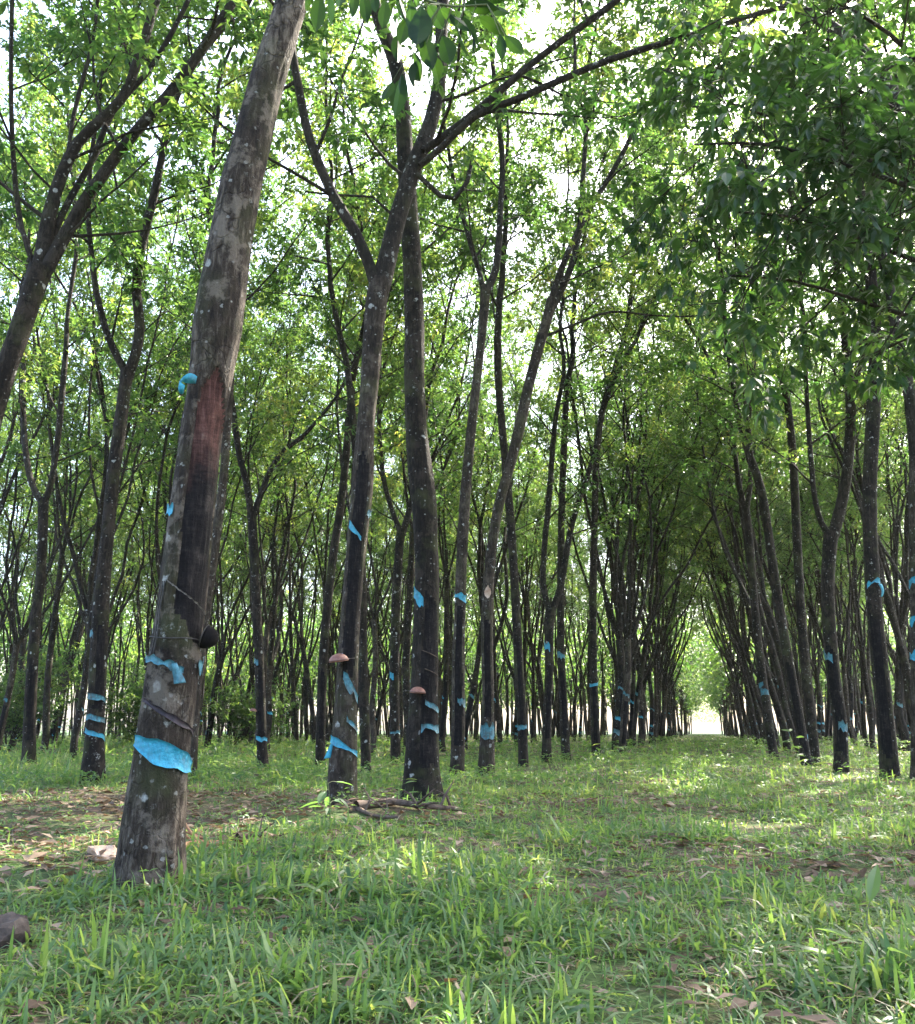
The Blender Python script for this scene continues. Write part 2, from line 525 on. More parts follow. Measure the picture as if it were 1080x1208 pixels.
LEAF_T4 = np.array([[0, 2, 3], [0, 3, 1], [2, 4, 3], [1, 3, 4]])


class Leaves:
    def __init__(s):
        s.o = []; s.d = []; s.l = []

    def whorl(s, P, D, rng, size=1.0):
        s.o.append(P); s.d.append(D); s.l.append(np.full(len(P), size))

    def leaflets(s, rng, base=0.116, droop=(0.15, 0.8)):
        O = np.concatenate(s.o); D = nrm(np.concatenate(s.d)); L = np.concatenate(s.l) * base
        n = len(O)
        S = nrm(np.cross(D, [0, 0, 1.0]) + rng.normal(0, 0.25, (n, 3)))
        tipp = O + D * (L * rng.uniform(0.5, 1.2, n))[:, None]
        out_o, out_d, out_l = [], [], []
        for a in (-1.1, 0.0, 1.1):
            d = D * math.cos(a) + S * math.sin(a)
            d = d + np.array([0, 0, -1.0]) * rng.uniform(*droop, n)[:, None] + rng.normal(0, 0.13, (n, 3))
            out_o.append(tipp); out_d.append(nrm(d)); out_l.append(L * rng.uniform(0.6, 1.3, n))
        return np.concatenate(out_o), np.concatenate(out_d), np.concatenate(out_l)


def leaf_frames(d, rng):
    n = len(d)
    y = nrm(np.cross([0, 0, 1.0], d) + rng.normal(0, 0.22, (n, 3)))
    y = nrm(y - d * (y * d).sum(1, keepdims=True))
    z = np.cross(d, y)
    return y, z


LEAF_V2 = np.array([[0, 0, 0], [0.45, 0.21, 0.05], [0.45, -0.21, 0.05], [1.0, 0, -0.10]])
LEAF_T2 = np.array([[0, 2, 3], [0, 3, 1]])


def leaf_mesh(name, o, d, l, rng, mat, fine=False, tint=None, wid=1.0):
    LV, LT = {True: (LEAF_V, LEAF_T), False: (LEAF_V4, LEAF_T4), None: (LEAF_V2, LEAF_T2)}[fine]
    y, z = leaf_frames(d, rng)
    n = len(o)
    w = wid * rng.uniform(0.85, 1.15, n)[:, None, None]
    V = o[:, None] + l[:, None, None] * (LV[None, :, 0:1] * d[:, None] + w * LV[None, :, 1:2] * y[:, None] + LV[None, :, 2:3] * z[:, None])
    T = (LT[None] + len(LV) * np.arange(n)[:, None, None]).reshape(-1, 3)
    if tint is None:
        tint = np.clip(rng.normal(0.42, 0.16, n) + 0.9 * (vnoise(o[:, 0] + o[:, 1] * 0.5, o[:, 2] + o[:, 1] * 0.3, 1.1, 9) - 0.5), 0, 0.97)
    return mesh(name, V.reshape(-1, 3), [T], mat, False, {'tint': np.repeat(tint, len(LT))})


# ------------------------------------------------------------------ growing a crown on a limb
def grow(rng, p, d, r, H, mb, lv, z_leaf=4.5, n_br=11, blen=2.2, n_tw=8, n_lf=8, droopy=0.0, up=0.10, wander=0.10, size=1.0):
    pts = [np.array(p, float)]; d = nrm(d)
    while pts[-1][2] < H and len(pts) < 40:
        d = nrm(d + rng.normal(0, wander, 3) + np.array([0, 0, up]))
        pts.append(pts[-1] + d * 0.5)
    P = np.array(pts); n = len(P)
    R = np.interp(np.linspace(0, 1, n), [0, 1], [r, 0.012])
    if n > 1:
        mb.tube(P, R, 7)
    dress(rng, P, R, H, mb, lv, z_leaf, n_br, blen, n_tw, n_lf, droopy, size)


def dress(rng, P, R, H, mb, lv, z_leaf, n_br, blen, n_tw, n_lf, droopy=0.0, size=1.0):
    """side branches, twigs and leaf whorls along the path P"""
    n = len(P)
    if n < 2:
        return
    T = nrm(np.gradient(P, axis=0))
    ok = np.where(P[:, 2] > z_leaf)[0]
    if not len(ok):
        return
    ang = rng.uniform(0, 6.28)
    for k in range(n_br):
        f = ok[0] + (len(ok) - 1) * (k + rng.uniform(0.2, 1)) / n_br
        i = int(min(f, n - 2)); q = f - i
        p = P[i] * (1 - q) + P[i + 1] * q
        t = T[i]
        ang += 2.4 + rng.normal(0, 0.3)
        e1 = nrm(np.cross(t, [0.3, 0.9, 0.1])); e2 = np.cross(t, e1)
        b = nrm(t * rng.uniform(0.25, 0.8) + (e1 * math.cos(ang) + e2 * math.sin(ang)) * 0.9 + np.array([0, 0, 0.15 - droopy]))
        frac = (p[2] - z_leaf) / max(H - z_leaf, 0.1)
        L = blen * (1.15 - 0.55 * frac) * rng.uniform(0.6, 1.2)
        m = 6
        bp = [p]
        for s_ in range(m - 1):
            b = nrm(b + rng.normal(0, 0.10, 3) + np.array([0, 0, 0.05 - droopy * 0.5]))
            bp.append(bp[-1] + b * L / (m - 1))
        bp = np.array(bp)
        r0 = min(R[i] * 0.55, 0.022)
        mb.tube(bp, np.linspace(r0, 0.005, m), 4)
        ft = rng.uniform(0.25, 1.0, n_tw); ft[:2] = 1.0
        idx = np.minimum((ft * (m - 1)).astype(int), m - 2); qq = (ft * (m - 1) - idx)[:, None]
        A = bp[idx] * (1 - qq) + bp[idx + 1] * qq
        bd = nrm(bp[idx + 1] - bp[idx])
        td = nrm(bd * 0.6 + rng.normal(0, 0.65, (n_tw, 3)) + np.array([0, 0, 0.2 - droopy]))
        B = A + td * rng.uniform(0.25, 0.65, n_tw)[:, None]
        mb.sticks(A, B, 0.0055, 0.003)
        fl = rng.uniform(0.35, 1.05, (n_tw, n_lf, 1))
        LP = (A[:, None] * (1 - fl) + B[:, None] * fl).reshape(-1, 3)
        LD = (td[:, None] * 0.45 + rng.normal(0, 0.6, (n_tw, n_lf, 3)) + np.array([0, 0, 0.12])).reshape(-1, 3)
        lv.whorl(LP, LD, rng, size)


# ------------------------------------------------------------------ trunks with tapped faces
class Trunk:
    """P (n,3) centres and R radii of the rings, angle 0 faces the photographer, positive to the right in view"""
    def __init__(s, P, R, face):
        s.P = np.asarray(P); s.R = np.asarray(R); s.n = len(P)
        T = nrm(np.gradient(s.P, axis=0))
        f = nrm(np.array([face[0], face[1], 0.0]))
        s.u = nrm(f - T * (T @ f)[:, None]); s.v = np.cross(s.u, T) * -1
        if s.v[0] @ np.array([-f[1], f[0], 0]) < 0:
            s.v = -s.v
        s.z = s.P[:, 2]

    def surf(s, phi, z, off=0.0):
        phi = np.asarray(phi, float); z = np.asarray(z, float) + 0 * phi
        C = np.stack([np.interp(z, s.z, s.P[:, k]) for k in range(3)], -1)
        u = np.stack([np.interp(z, s.z, s.u[:, k]) for k in range(3)], -1)
        v = np.stack([np.interp(z, s.z, s.v[:, k]) for k in range(3)], -1)
        r = np.interp(z, s.z, s.R)
        return C + (r + off)[..., None] * (np.cos(phi)[..., None] * u + np.sin(phi)[..., None] * v)

    def build(s, sides, mask=None, inset=0.010, knob=0.03, seed=0, mat=None, flare=0.18, red=None):
        """trunk mesh and, where mask(phi, z) holds, a recessed tapping panel mesh"""
        ph = -math.pi + 2 * math.pi * np.arange(sides) / sides
        PH, Z = np.meshgrid(ph, s.z)
        Rr = s.R[:, None] * np.ones((1, sides))
        hb = (s.z - s.z[0])[:, None]
        flare = flare * 1.5
        lob = 0.55 + 0.45 * np.cos(PH * 3 + seed) + 0.25 * np.cos(PH * 5 + seed * 2.1)
        Rr = Rr * (1 + flare * np.exp(-hb / 0.16) * np.clip(lob, 0, 2))
        X = np.cos(PH) * 1.3; Yv = np.sin(PH) * 1.3
        Rr = Rr * (1 + knob * 2 * (fbm(X * 1.3 + Z * 0.9 + 5, Yv * 1.3 + Z * 1.6, 1.6, seed) - 0.5))
        Rr = Rr * (1 + knob * 0.8 * (vnoise(PH * 2.0, Z * 2.0, 3.0, seed + 3) - 0.5) * np.clip((3.0 - np.abs(PH)) / 0.5, 0, 1))
        mk = np.zeros_like(PH)
        if mask is not None:
            mk = mask(PH, Z).astype(float)
            Rr = Rr - inset * mk + 0.003 * mk * (fbm(PH * 3, Z * 9, 2, seed) - 0.5)
        V = s.P[:, None] + Rr[..., None] * (np.cos(PH)[..., None] * s.u[:, None] + np.sin(PH)[..., None] * s.v[:, None])
        V = V.reshape(-1, 3)
        Q = tube_faces(s.n, sides)
        mf = mk.ravel()[Q].mean(1) > 0.5
        s.V = V
        tr = mesh('trunk', V, [Q[~mf]], mat or BARK, True)
        pn = None
        if mf.any():
            used, inv = np.unique(Q[mf], return_inverse=True)
            inv = inv.reshape(-1, 4)
            tint = np.zeros(len(inv)) if red is None else red(PH.ravel()[Q[mf]].mean(1), Z.ravel()[Q[mf]].mean(1))
            pn = mesh('tapping_panel', V[used], [inv], PANEL, True, {'tint': tint})
        return tr, pn

    def band(s, name, mat, ph0, ph1, z0, slope, h, off=0.006, th=0.0025, wav=0.25, seed=0, nx=22, nz=5, taper=0.0, freq=5.0):
        """a thin sheet wrapped on the trunk along a sloping line, wavy edges, real thickness"""
        rs = np.random.default_rng(seed + 50)
        a = np.linspace(ph0, ph1, nx); t = np.linspace(0, 1, nx)
        up_ = 0.5 + wav * (vnoise(t * freq, 0 * t, 1.0, seed) - 0.5)
        dn_ = -0.5 + wav * (vnoise(t * freq, 0 * t, 1.0, seed + 7) - 0.5)
        k = 1 - taper * np.abs(2 * t - 1) ** 2
        f = np.linspace(0, 1, nz)
        A = np.repeat(a[:, None], nz, 1)
        Zz = z0 + slope * (a[:, None] - (ph0 + ph1) / 2) + h * k[:, None] * (dn_[:, None] * (1 - f) + up_[:, None] * f)
        puff = 0.004 * (vnoise(A * 4, Zz * 30, 1.0, seed + 3)) + 0.004 * np.abs(2 * f - 1)[None] ** 3
        o1 = s.surf(A, Zz, off + th + puff); o0 = s.surf(A, Zz, off + puff)
        V = np.concatenate([o1.reshape(-1, 3), o0.reshape(-1, 3)]); N = nx * nz
        i, j = np.meshgrid(np.arange(nx - 1), np.arange(nz - 1), indexing='ij')
        q = (i * nz + j).ravel()
        Q = np.stack([q, q + nz, q + nz + 1, q + 1], -1)
        B = Q[:, ::-1] + N
        ring = list(range(0, N, nz)) + [N - nz + x for x in range(1, nz)] + list(range(N - 1 - nz, 0, -nz)) + [x for x in range(nz - 2, 0, -1)]
        E = np.array([[ring[x], ring[(x + 1) % len(ring)], ring[(x + 1) % len(ring)] + N, ring[x] + N] for x in range(len(ring))])
        return mesh(name, V, [np.concatenate([Q, B, E])], mat, True)


def ribbon(name, mat, P, W, th=0.0025):
    """a strip of sheet along P with half width vectors W"""
    P = np.asarray(P, float); W = np.asarray(W, float); n = len(P)
    N = nrm(np.cross(np.gradient(P, axis=0), W)) * th
    V = np.concatenate([P - W, P + W, P + W + N, P - W + N])
    Q = []
    for a in range(n - 1):
        for c in range(4):
            e = (c + 1) % 4
            Q.append([c * n + a, c * n + a + 1, e * n + a + 1, e * n + a])
    Q += [[0, n, 2 * n, 3 * n], [n - 1, 4 * n - 1, 3 * n - 1, 2 * n - 1]]
    return mesh(name, V, [np.array(Q)], mat, True)


def local(root, *objs):
    """parts were meshed in world space: take their coordinates back to the thing's base"""
    L = np.array(root.location, dtype=np.float32)
    for o in objs:
        me = o.data
        a = np.empty(len(me.vertices) * 3, np.float32)
        me.vertices.foreach_get('co', a)
        me.vertices.foreach_set('co', (a.reshape(-1, 3) - L).ravel())
        me.update()


# ------------------------------------------------------------------ trees traced from the photograph
HEROES = []


def px_path(pts, Y, lean=0.0, z0=None):
    """pixel points (x, y, width) to rows (X, Y, Z, radius); lean: metres of depth gained per metre of height"""
    out = []
    for (x, y, w) in pts:
        p, t = at(x, y, Y)
        if z0 is not None and lean:
            for _ in range(2):
                p, t = at(x, y, Y + lean * max(p[2] - z0, 0))
        out.append([*p, w * 0.5 * t / F])
    return np.array(out)


def hero(name_label, Y, trunk, limbs=(), H=16.2, seed=0, lean=0.0, sides=20, step=0.06, panel=None, red=None, mat=None, crown=True,
         knob=0.03, z_leaf=4.0, n_br=20, n_tw=12, n_lf=9, blen=2.3, group='rubber trees of the plantation', inset=0.008, flare=0.18, limb_n=None, size=1.0, end_branches=True):
    rng = np.random.default_rng(100 + seed)
    T = px_path(trunk, Y, lean, 0.0)
    b = T[0].copy()
    gh = float(gz(b[0], b[1]))
    # carry the foot down into the soil along the trunk's own line
    k = T[0] + (T[0] - T[1]) / max(T[1][2] - T[0][2], 1e-3) * (T[0][2] - (gh - 0.06))
    k[2] = gh - 0.06; k[3] = T[0][3] * 1.02
    T = np.concatenate([[k], T]) if T[0][2] > gh - 0.02 else T
    root = thing('rubber_tree', name_label, 'tree', (k[0], k[1], gh), group)
    C = smooth_path(T, step)
    # keep heights rising so that the trunk can be read by height
    C = C[np.concatenate([[True], np.diff(C[:, 2]) > 1e-4])]
    tk = Trunk(C[:, :3], C[:, 3], CAM[:2] - k[:2])
    tr, pn = tk.build(sides, panel, inset, knob, seed, mat or BARK, flare, red)
    parts = [obj('trunk', tr, root)]
    if pn:
        parts.append(obj('tapping_panel', pn, root, label='dark scarred face where the bark was tapped'))
    lv = Leaves()
    top = C[-1]
    tdir = nrm(C[-1, :3] - C[-4, :3])
    if not limbs:
        limbs = [None]
    for li, L in enumerate(limbs):
        mb = MB()
        if L is None:
            grow(rng, top[:3] - tdir * 0.05, tdir, top[3] * 0.98, H, mb, lv, z_leaf, n_br, blen, n_tw, n_lf, size=size)
        else:
            pts, ll = (L['p'], L.get('lean', 0.0)) if isinstance(L, dict) else (L, rng.normal(0, 0.15))
            z0 = at(pts[0][0], pts[0][1], Y)[0][2]
            Yl = Y + lean * max(z0, 0)
            W = px_path(pts, Yl, ll, z0)
            S = smooth_path(W, 0.18)
            mb.tube(S[:, :3], S[:, 3], 10, cap=False)
            if not (isinstance(L, dict) and L.get('bare')):
                d = nrm(S[-1, :3] - S[-3, :3])
                h = L.get('H', H) if isinstance(L, dict) else H
                grow(rng, S[-1, :3] - d * 0.03, d, S[-1, 3], h, mb, lv, z_leaf, n_br, blen, n_tw, n_lf, size=size)
                low = S[S[:, 2] > z_leaf]
                if len(low) > 4 and end_branches:
                    dress(rng, low[:, :3], low[:, 3], H, mb, lv, z_leaf, 4, blen * 0.7, n_tw, n_lf, size=size)
        if mb.n:
            parts.append(obj('limb', mb.mesh('limb', LIMB), root))
    if lv.o and crown:
        o, d, l = lv.leaflets(rng)
        parts.append(obj('crown', leaf_mesh('crown', o, d, l, rng, LEAF, None), root, kind='stuff'))
    local(root, *parts)
    tk.root = root
    HEROES.append((k[0], k[1]))
    return tk


def part_on(tk, name, me, **kw):
    o = obj(name, me, tk.root, **kw)
    local(tk.root, o)
    return o


def pz(tk, y, Y):
    """height on the trunk at photograph row y"""
    return float(at(540, y, Y)[0][2])


def pmask(z0, z1, a0, a1, s0=0.12, s1=0.12, seed=0, rag=0.10):
    """a tapped face between two sloping cuts, ragged sides"""
    def f(ph, z):
        n = 0.5 - vnoise(z * 5, ph * 0 + seed, 1.0, seed)
        m = 0.5 - vnoise(ph * 4, z * 0 + seed, 1.0, seed + 5)
        return (ph > a0 + n * rag * 2) & (ph < a1 + n * rag * 2) & (z > z0 - s0 * ph + m * rag) & (z < z1 - s1 * ph + m * rag)
    return f


def strip(tk, Y, y, ph0, ph1, hpx, slope=-0.10, mat=None, seed=0, wav=0.3, taper=0.0, label=None, **kw):
    """blue plastic sheet stapled round the trunk at photograph row y, hpx photograph pixels tall"""
    z = pz(tk, y, Y)
    t = at(540, y, Y)[1]
    kw2 = {'label': label} if label else {}
    return part_on(tk, 'plastic_strip', tk.band('plastic_strip', mat or BLUE, ph0, ph1, z, slope, hpx * (1.0 if Y < 5 else 0.7) * t / F, seed=seed, wav=wav * (1 if Y < 5 else 1.4), taper=taper, **kw), **kw2)


# --- the big leaning trunk in front
Y1 = 4.2
m1 = pmask(at(0, 735, Y1)[0][2], at(0, 430, Y1)[0][2], -0.45, 1.75, 0.10, -0.02, 2, 0.07)
m1a, z_top = m1, at(0, 432, Y1)[0][2]
m1 = lambda ph, z: m1a(ph, z) & (z < z_top - 0.22 * np.abs(ph - 0.25) - 0.05 * (vnoise(ph * 9, z * 0, 1.0, 4)))
z_red0, z_red1 = at(0, 600, Y1)[0][2], at(0, 470, Y1)[0][2]
T1 = hero('big leaning rubber tree with a reddish black tapped face above a broad bright blue band', Y1,
          [(174, 1042, 76), (180, 985, 72), (190, 900, 64), (203, 800, 61), (212, 733, 58), (222, 650, 55), (229, 590, 53), (240, 500, 49), (250, 435, 50), (257, 385, 55),
           (264, 335, 54), (275, 270, 49), (289, 200, 46), (314, 100, 40), (345, 0, 36), (362, -60, 34), (385, -150, 32)],
          H=15.7, seed=1, sides=72, step=0.022, panel=m1, inset=0.014, knob=0.06,
          red=lambda ph, z: np.clip((z - z_red0) / (z_red1 - z_red0), -0.3, 1.3), z_leaf=5.5, mat=BARK_B)
strip(T1, Y1, 889, -1.25, 1.45, 25, -0.040, BLUE, 1, 0.25, taper=0.5, freq=7, label='broad bright blue plastic band slanting round the trunk')
strip(T1, Y1, 783, -1.5, 0.35, 8, -0.03, BLUE_D, 2, 0.9, freq=12, label='crumpled dull blue plastic tied round the trunk')
strip(T1, Y1, 783, 1.0, 1.7, 14, 0.02, BLUE_D, 3, 0.9)
part_on(T1, 'dark_band', T1.band('dark_band', TAR, -1.0, 1.3, pz(T1, 845, Y1), -0.055, 0.024, 0.004, 0.003, 0.8, 4, freq=9))
part_on(T1, 'latex_cut', T1.band('latex_cut', LATEX, -0.75, 1.1, pz(T1, 706, Y1), -0.075, 0.006, 0.003, 0.003, 1.5, 5, nx=40, freq=30))
a = np.linspace(-1.6, 1.6, 40)
mb = MB(); mb.tube(T1.surf(a, pz(T1, 755, Y1) + 0.004 * np.sin(a * 3), 0.006), np.full(40, 0.0028), 5); part_on(T1, 'wire_loop', mb.mesh('wire_loop', WIRE))
zz = np.linspace(pz(T1, 690, Y1), pz(T1, 775, Y1), 24)
for off in (-0.98, -0.86):
    mb = MB(); mb.tube(T1.surf(off + 0.03 * np.sin(zz * 30), zz, 0.006), np.full(24, 0.003), 5); part_on(T1, 'string', mb.mesh('string', WIRE))
# hanging fold of the tied strip
c = T1.surf(np.array([0.0]), pz(T1, 784, Y1), 0.010)[0]
tt = np.linspace(0, 1, 9)
part_on(T1, 'plastic_tail', ribbon('plastic_tail', BLUE_D, c + np.outer(tt, [0.035, -0.012, -0.088]) + np.outer(np.sin(tt * 6) * 0.004, [0, -1, 0]),
        np.outer(0.011 + 0.014 * tt, [1, 0.25, 0.15])))
# the curled blue scrap at the top of the tapped face
c = T1.surf(np.array([-0.75]), pz(T1, 462, Y1), 0.012)[0]
tt = np.linspace(0, 1, 16); an = tt * 3.3 - 0.5
curl = c + np.stack([0.015 - 0.05 * np.sin(an * 0.85 + 0.3) - 0.022 * tt, -0.02 - 0.02 * np.sin(an), 0.030 * np.cos(an * 1.1) - 0.014], -1)
part_on(T1, 'plastic_curl', ribbon('plastic_curl', BLUE, curl, np.outer(0.017 + 0.008 * np.sin(tt * 9), [0.25, -0.35, 0.9])))
strip(T1, Y1, 607, -1.35, -0.85, 12, 0, BLUE, 8, 0.5)


def cup(label, px, py, Y, wpx, mat, tilt, kind):
    """half a shell hung on the bark: a round bowl with thickness and rim on a wire hoop"""
    p, t = at(px, py, Y)
    r = wpx * 0.5 * t / F
    root = thing('latex_cup', label, 'cup', p, 'latex cups hung on the trunks')
    n, k = 9, 22
    prof = [(math.sin(a), 1 - math.cos(a)) for a in np.linspace(0.05, 1.5, n)]
    R1 = [x for x, _ in prof]; Z1 = [z * 0.8 for _, z in prof]
    R2 = [x * 0.9 for x in R1[::-1]]; Z2 = [0.08 + z * 0.92 for z in Z1[::-1]]
    RR = np.array(R1 + R2) * r; ZZ = np.array(Z1 + Z2) * r
    an = np.linspace(0, 2 * math.pi, k, endpoint=False)
    wob = 1 + 0.05 * np.sin(an * 3 + px)
    V = np.stack([RR[:, None] * np.cos(an) * wob, RR[:, None] * np.sin(an) * wob, ZZ[:, None] + 0 * an], -1).reshape(-1, 3)
    if kind == 'dome':
        V[:, 2] *= -1
        V[:, 2] += r * 0.5
    else:
        V[:, 2] = V[:, 2] * 1.5 - r * 1.15
    M = np.array(Matrix.Rotation(tilt[0], 3, 'X') @ Matrix.Rotation(tilt[1], 3, 'Y'))
    Q = tube_faces(2 * n, k)
    cap0 = np.array([[0, i + 1, i] for i in range(1, k - 1)])
    o = obj('bowl', mesh('bowl', V @ M.T, [Q, cap0], mat, True), root)
    mb = MB()
    a = np.linspace(0, 2 * math.pi, 20)
    rz = 0.0 if kind != 'dome' else -r * 0.18
    ring = np.stack([np.cos(a) * r * 1.02, np.sin(a) * r * 1.02, 0 * a + rz * 0.6], -1) @ M.T
    mb.tube(ring, np.full(20, 0.0025), 4)
    side = 1 if px < 450 and kind == 'dome' else -1
    w = np.stack([np.linspace(0.9, 1.5, 6) * r * side, np.linspace(0.2, 0.7, 6) * r, np.linspace(0, 0.1, 6) * r], -1)
    mb.tube(w, np.full(6, 0.0025), 4)
    obj('wire_hanger', mb.mesh('wire_hanger', WIRE), root)
    return root


cup('black half-shell latex cup on the right side of the big leaning trunk', 242, 751, Y1 - 0.02, 28, CUP_K, (0.0, -1.25), 'bowl')

# --- second trunk, forked, with an earth mound at its foot
Y2 = 8.3
m2 = pmask(at(0, 800, Y2)[0][2], at(0, 540, Y2)[0][2], -0.75, 0.75, 0.05, 0.1, 5, 0.12)
T2 = hero('forked dark rubber tree with a brown cup and blue strips, standing beside the earth mound', Y2,
          [(403, 948, 35), (405, 890, 32), (408, 840, 27), (410, 800, 25), (413, 740, 23), (417, 690, 23), (422, 630, 24), (428, 570, 25), (432, 500, 21), (437, 440, 22),
           (441, 390, 24), (445, 350, 25), (449, 330, 23)],
          limbs=[{'p': [(445, 346, 17), (442, 330, 16), (437, 316, 14), (420, 275, 13), (392, 228, 12), (366, 165, 11), (353, 105, 10), (345, 60, 10), (338, 0, 9)], 'lean': -0.1},
                 {'p': [(444, 362, 22), (448, 342, 24), (453, 322, 24), (459, 298, 22), (469, 258, 21), (489, 195, 20), (505, 155, 18), (518, 100, 16), (521, 40, 15), (524, -30, 14)], 'lean': 0.05},
                 {'p': [(500, 178, 9), (517, 166, 10), (545, 145, 9), (582, 114, 9), (640, 65, 8), (722, 5, 8), (760, -30, 7)], 'lean': -0.25},
                 {'p': [(496, 195, 8), (520, 175, 8), (560, 137, 9), (610, 117, 9), (662, 94, 8), (720, 70, 8), (812, 42, 7), (880, 20, 6)], 'lean': -0.35},
                 {'p': [(492, 205, 6), (520, 231, 6), (537, 234, 6), (552, 214, 5), (556, 195, 4)], 'bare': True},
                 {'p': [(468, 258, 4), (440, 232, 3), (400, 230, 3), (360, 226, 2)], 'bare': True}],
          H=16.2, seed=2, sides=40, step=0.035, panel=m2, inset=0.008, knob=0.06, z_leaf=5.5, mat=BARK, n_br=14, n_tw=9, n_lf=8)
strip(T2, Y2, 629, -0.9, 0.35, 10, -0.10, BLUE, 11, 0.5)
strip(T2, Y2, 606, 0.75, 1.5, 10, 0.04, BLUE_D, 12, 0.7)
strip(T2, Y2, 812, -0.35, 1.2, 17, -0.12, BLUE_D, 13, 0.5, label='wide faded blue plastic strip below the cup')
strip(T2, Y2, 856, 0.1, 1.25, 10, -0.10, BLUE_D, 14, 0.6)
strip(T2, Y2, 881, -1.2, 1.25, 11, -0.055, BLUE, 15, 0.5, label='lowest blue plastic strip near the foot of the trunk')
c = T2.surf(np.array([-0.95]), pz(T2, 878, Y2), 0.01)[0]
part_on(T2, 'plastic_tail', ribbon('plastic_tail', BLUE, c + np.outer(np.linspace(0, 1, 8), [-0.035, -0.02, -0.12]), np.outer(np.linspace(0.012, 0.028, 8), [1, 0.2, 0.1])))
cup('reddish brown domed latex cup on the forked dark trunk', 400, 777, Y2 - 0.14, 24, CUP, (0.15, -0.12), 'dome')

# --- third, thick straight trunk
Y3 = 9.2
m3 = pmask(at(0, 905, Y3)[0][2], at(0, 700, Y3)[0][2], -0.3, 1.1, 0.0, 0.15, 9, 0.10)
T3 = hero('thick mossy rubber tree with a round brown cup, beside the forked dark trunk', Y3,
          [(498, 940, 44), (498, 900, 40), (499, 860, 37), (501, 800, 33), (503, 740, 30), (504, 690, 29), (503, 640, 28), (500, 590, 30), (496, 555, 29), (491, 500, 25),
           (489, 440, 24), (489, 380, 23), (486, 300, 22), (480, 210, 20), (475, 130, 18), (467, 75, 17), (450, 30, 15), (438, -10, 14)],
          H=16.2, seed=3, sides=40, step=0.035, panel=m3, inset=0.006, knob=0.05, mat=BARK_D, z_leaf=6.5, flare=0.28, n_br=20)
strip(T3, Y3, 706, -1.3, -0.25, 17, -0.14, BLUE, 21, 0.4)
strip(T3, Y3, 834, 0.1, 1.2, 8, -0.08, BLUE_D, 22, 0.5)
strip(T3, Y3, 858, -0.1, 1.25, 12, 0.0, BLUE_D, 23, 0.6)
c = T3.surf(np.array([0.0]), pz(T3, 860, Y3), 0.01)[0]
cup('small round reddish cup low on the thick mossy trunk', 493, 815, Y3 - 0.16, 19, CUP, (0.1, 0.05), 'dome')
for (y, p0, p1) in ((770, -0.2, 1.0), (790, 0.0, 1.2)):
    a = np.linspace(p0, p1, 8)
    mb = MB(); mb.tube(T3.surf(a, pz(T3, y, Y3) - 0.05 * a, 0.006), np.full(8, 0.004), 4); part_on(T3, 'twig_peg', mb.mesh('twig_peg', DEAD))

# --- the row beyond, and the others that can be told apart
Y4 = 14.0
T4 = hero('slim rubber tree with a bright blue strip halfway up, right of the thick mossy trunk', Y4,
          [(540, 908, 17), (541, 850, 16), (541, 780, 15), (543, 720, 13), (545, 660, 13), (548, 600, 13), (552, 550, 12), (558, 490, 11), (566, 420, 10), (571, 370, 11), (573, 338, 12)],
          limbs=[[(571, 342, 7), (565, 318, 6), (556, 290, 6), (548, 262, 5), (540, 236, 5)],
                 [(574, 345, 9), (585, 318, 9), (589, 280, 8), (591, 240, 7), (593, 190, 7), (586, 120, 6), (578, 40, 5)]],
          H=16.7, seed=4, sides=20, panel=pmask(at(0, 880, Y4)[0][2], at(0, 715, Y4)[0][2], -0.8, 0.9, 0.05, 0.1, 3), mat=BARK)
strip(T4, Y4, 705, -1.2, 1.2, 11, -0.02, BLUE, 31, 0.5)
strip(T4, Y4, 828, -0.1, 1.2, 10, -0.03, BLUE_D, 32, 0.6)
Y5 = 14.6
T5 = hero('rubber tree bending right with a pale round scar on its slim trunk', Y5,
          [(574, 908, 20), (575, 870, 17), (576, 820, 14), (575, 760, 14), (576, 700, 13), (580, 650, 12), (589, 595, 12), (603, 545, 12), (613, 505, 13), (624, 455, 12), (636, 410, 12), (646, 375, 12), (652, 352, 12)],
          limbs=[[(650, 356, 8), (660, 325, 8), (676, 285, 7), (700, 240, 6), (730, 190, 6), (760, 130, 5)],
                 [(648, 372, 8), (672, 320, 8), (684, 270, 7), (688, 215, 6), (692, 150, 5)],
                 [(640, 398, 4), (680, 382, 3), (720, 368, 3), (770, 372, 2)]],
          H=16.7, seed=5, sides=20, panel=pmask(at(0, 850, Y5)[0][2], at(0, 730, Y5)[0][2], -0.8, 0.8, 0.05, 0.1, 4), mat=BARK)
strip(T5, Y5, 861, -1.2, 1.2, 18, 0.0, BLUE_D, 33, 0.7)
part_on(T5, 'bark_scar', T5.band('bark_scar', PALE, -0.6, 0.5, pz(T5, 700, Y5), 0, 0.20, 0.004, 0.006, 0.2, 35, taper=0.85))
Y6 = 17.5
T6 = hero('thin rubber tree with a blue strip low down, right of the bending scarred trunk', Y6,
          [(618, 905, 12), (616, 850, 11), (612, 780, 11), (608, 700, 10), (603, 620, 10), (596, 540, 9), (589, 460, 9), (587, 400, 9)],
          H=16.2, seed=6, sides=16, panel=pmask(0.5, 2.3, -0.7, 0.9, 0.05, 0.1, 6), mat=BARK_D)
strip(T6, Y6, 858, -1.2, 1.2, 7, 0, BLUE_D, 36, 0.6)
Y7 = 20.0
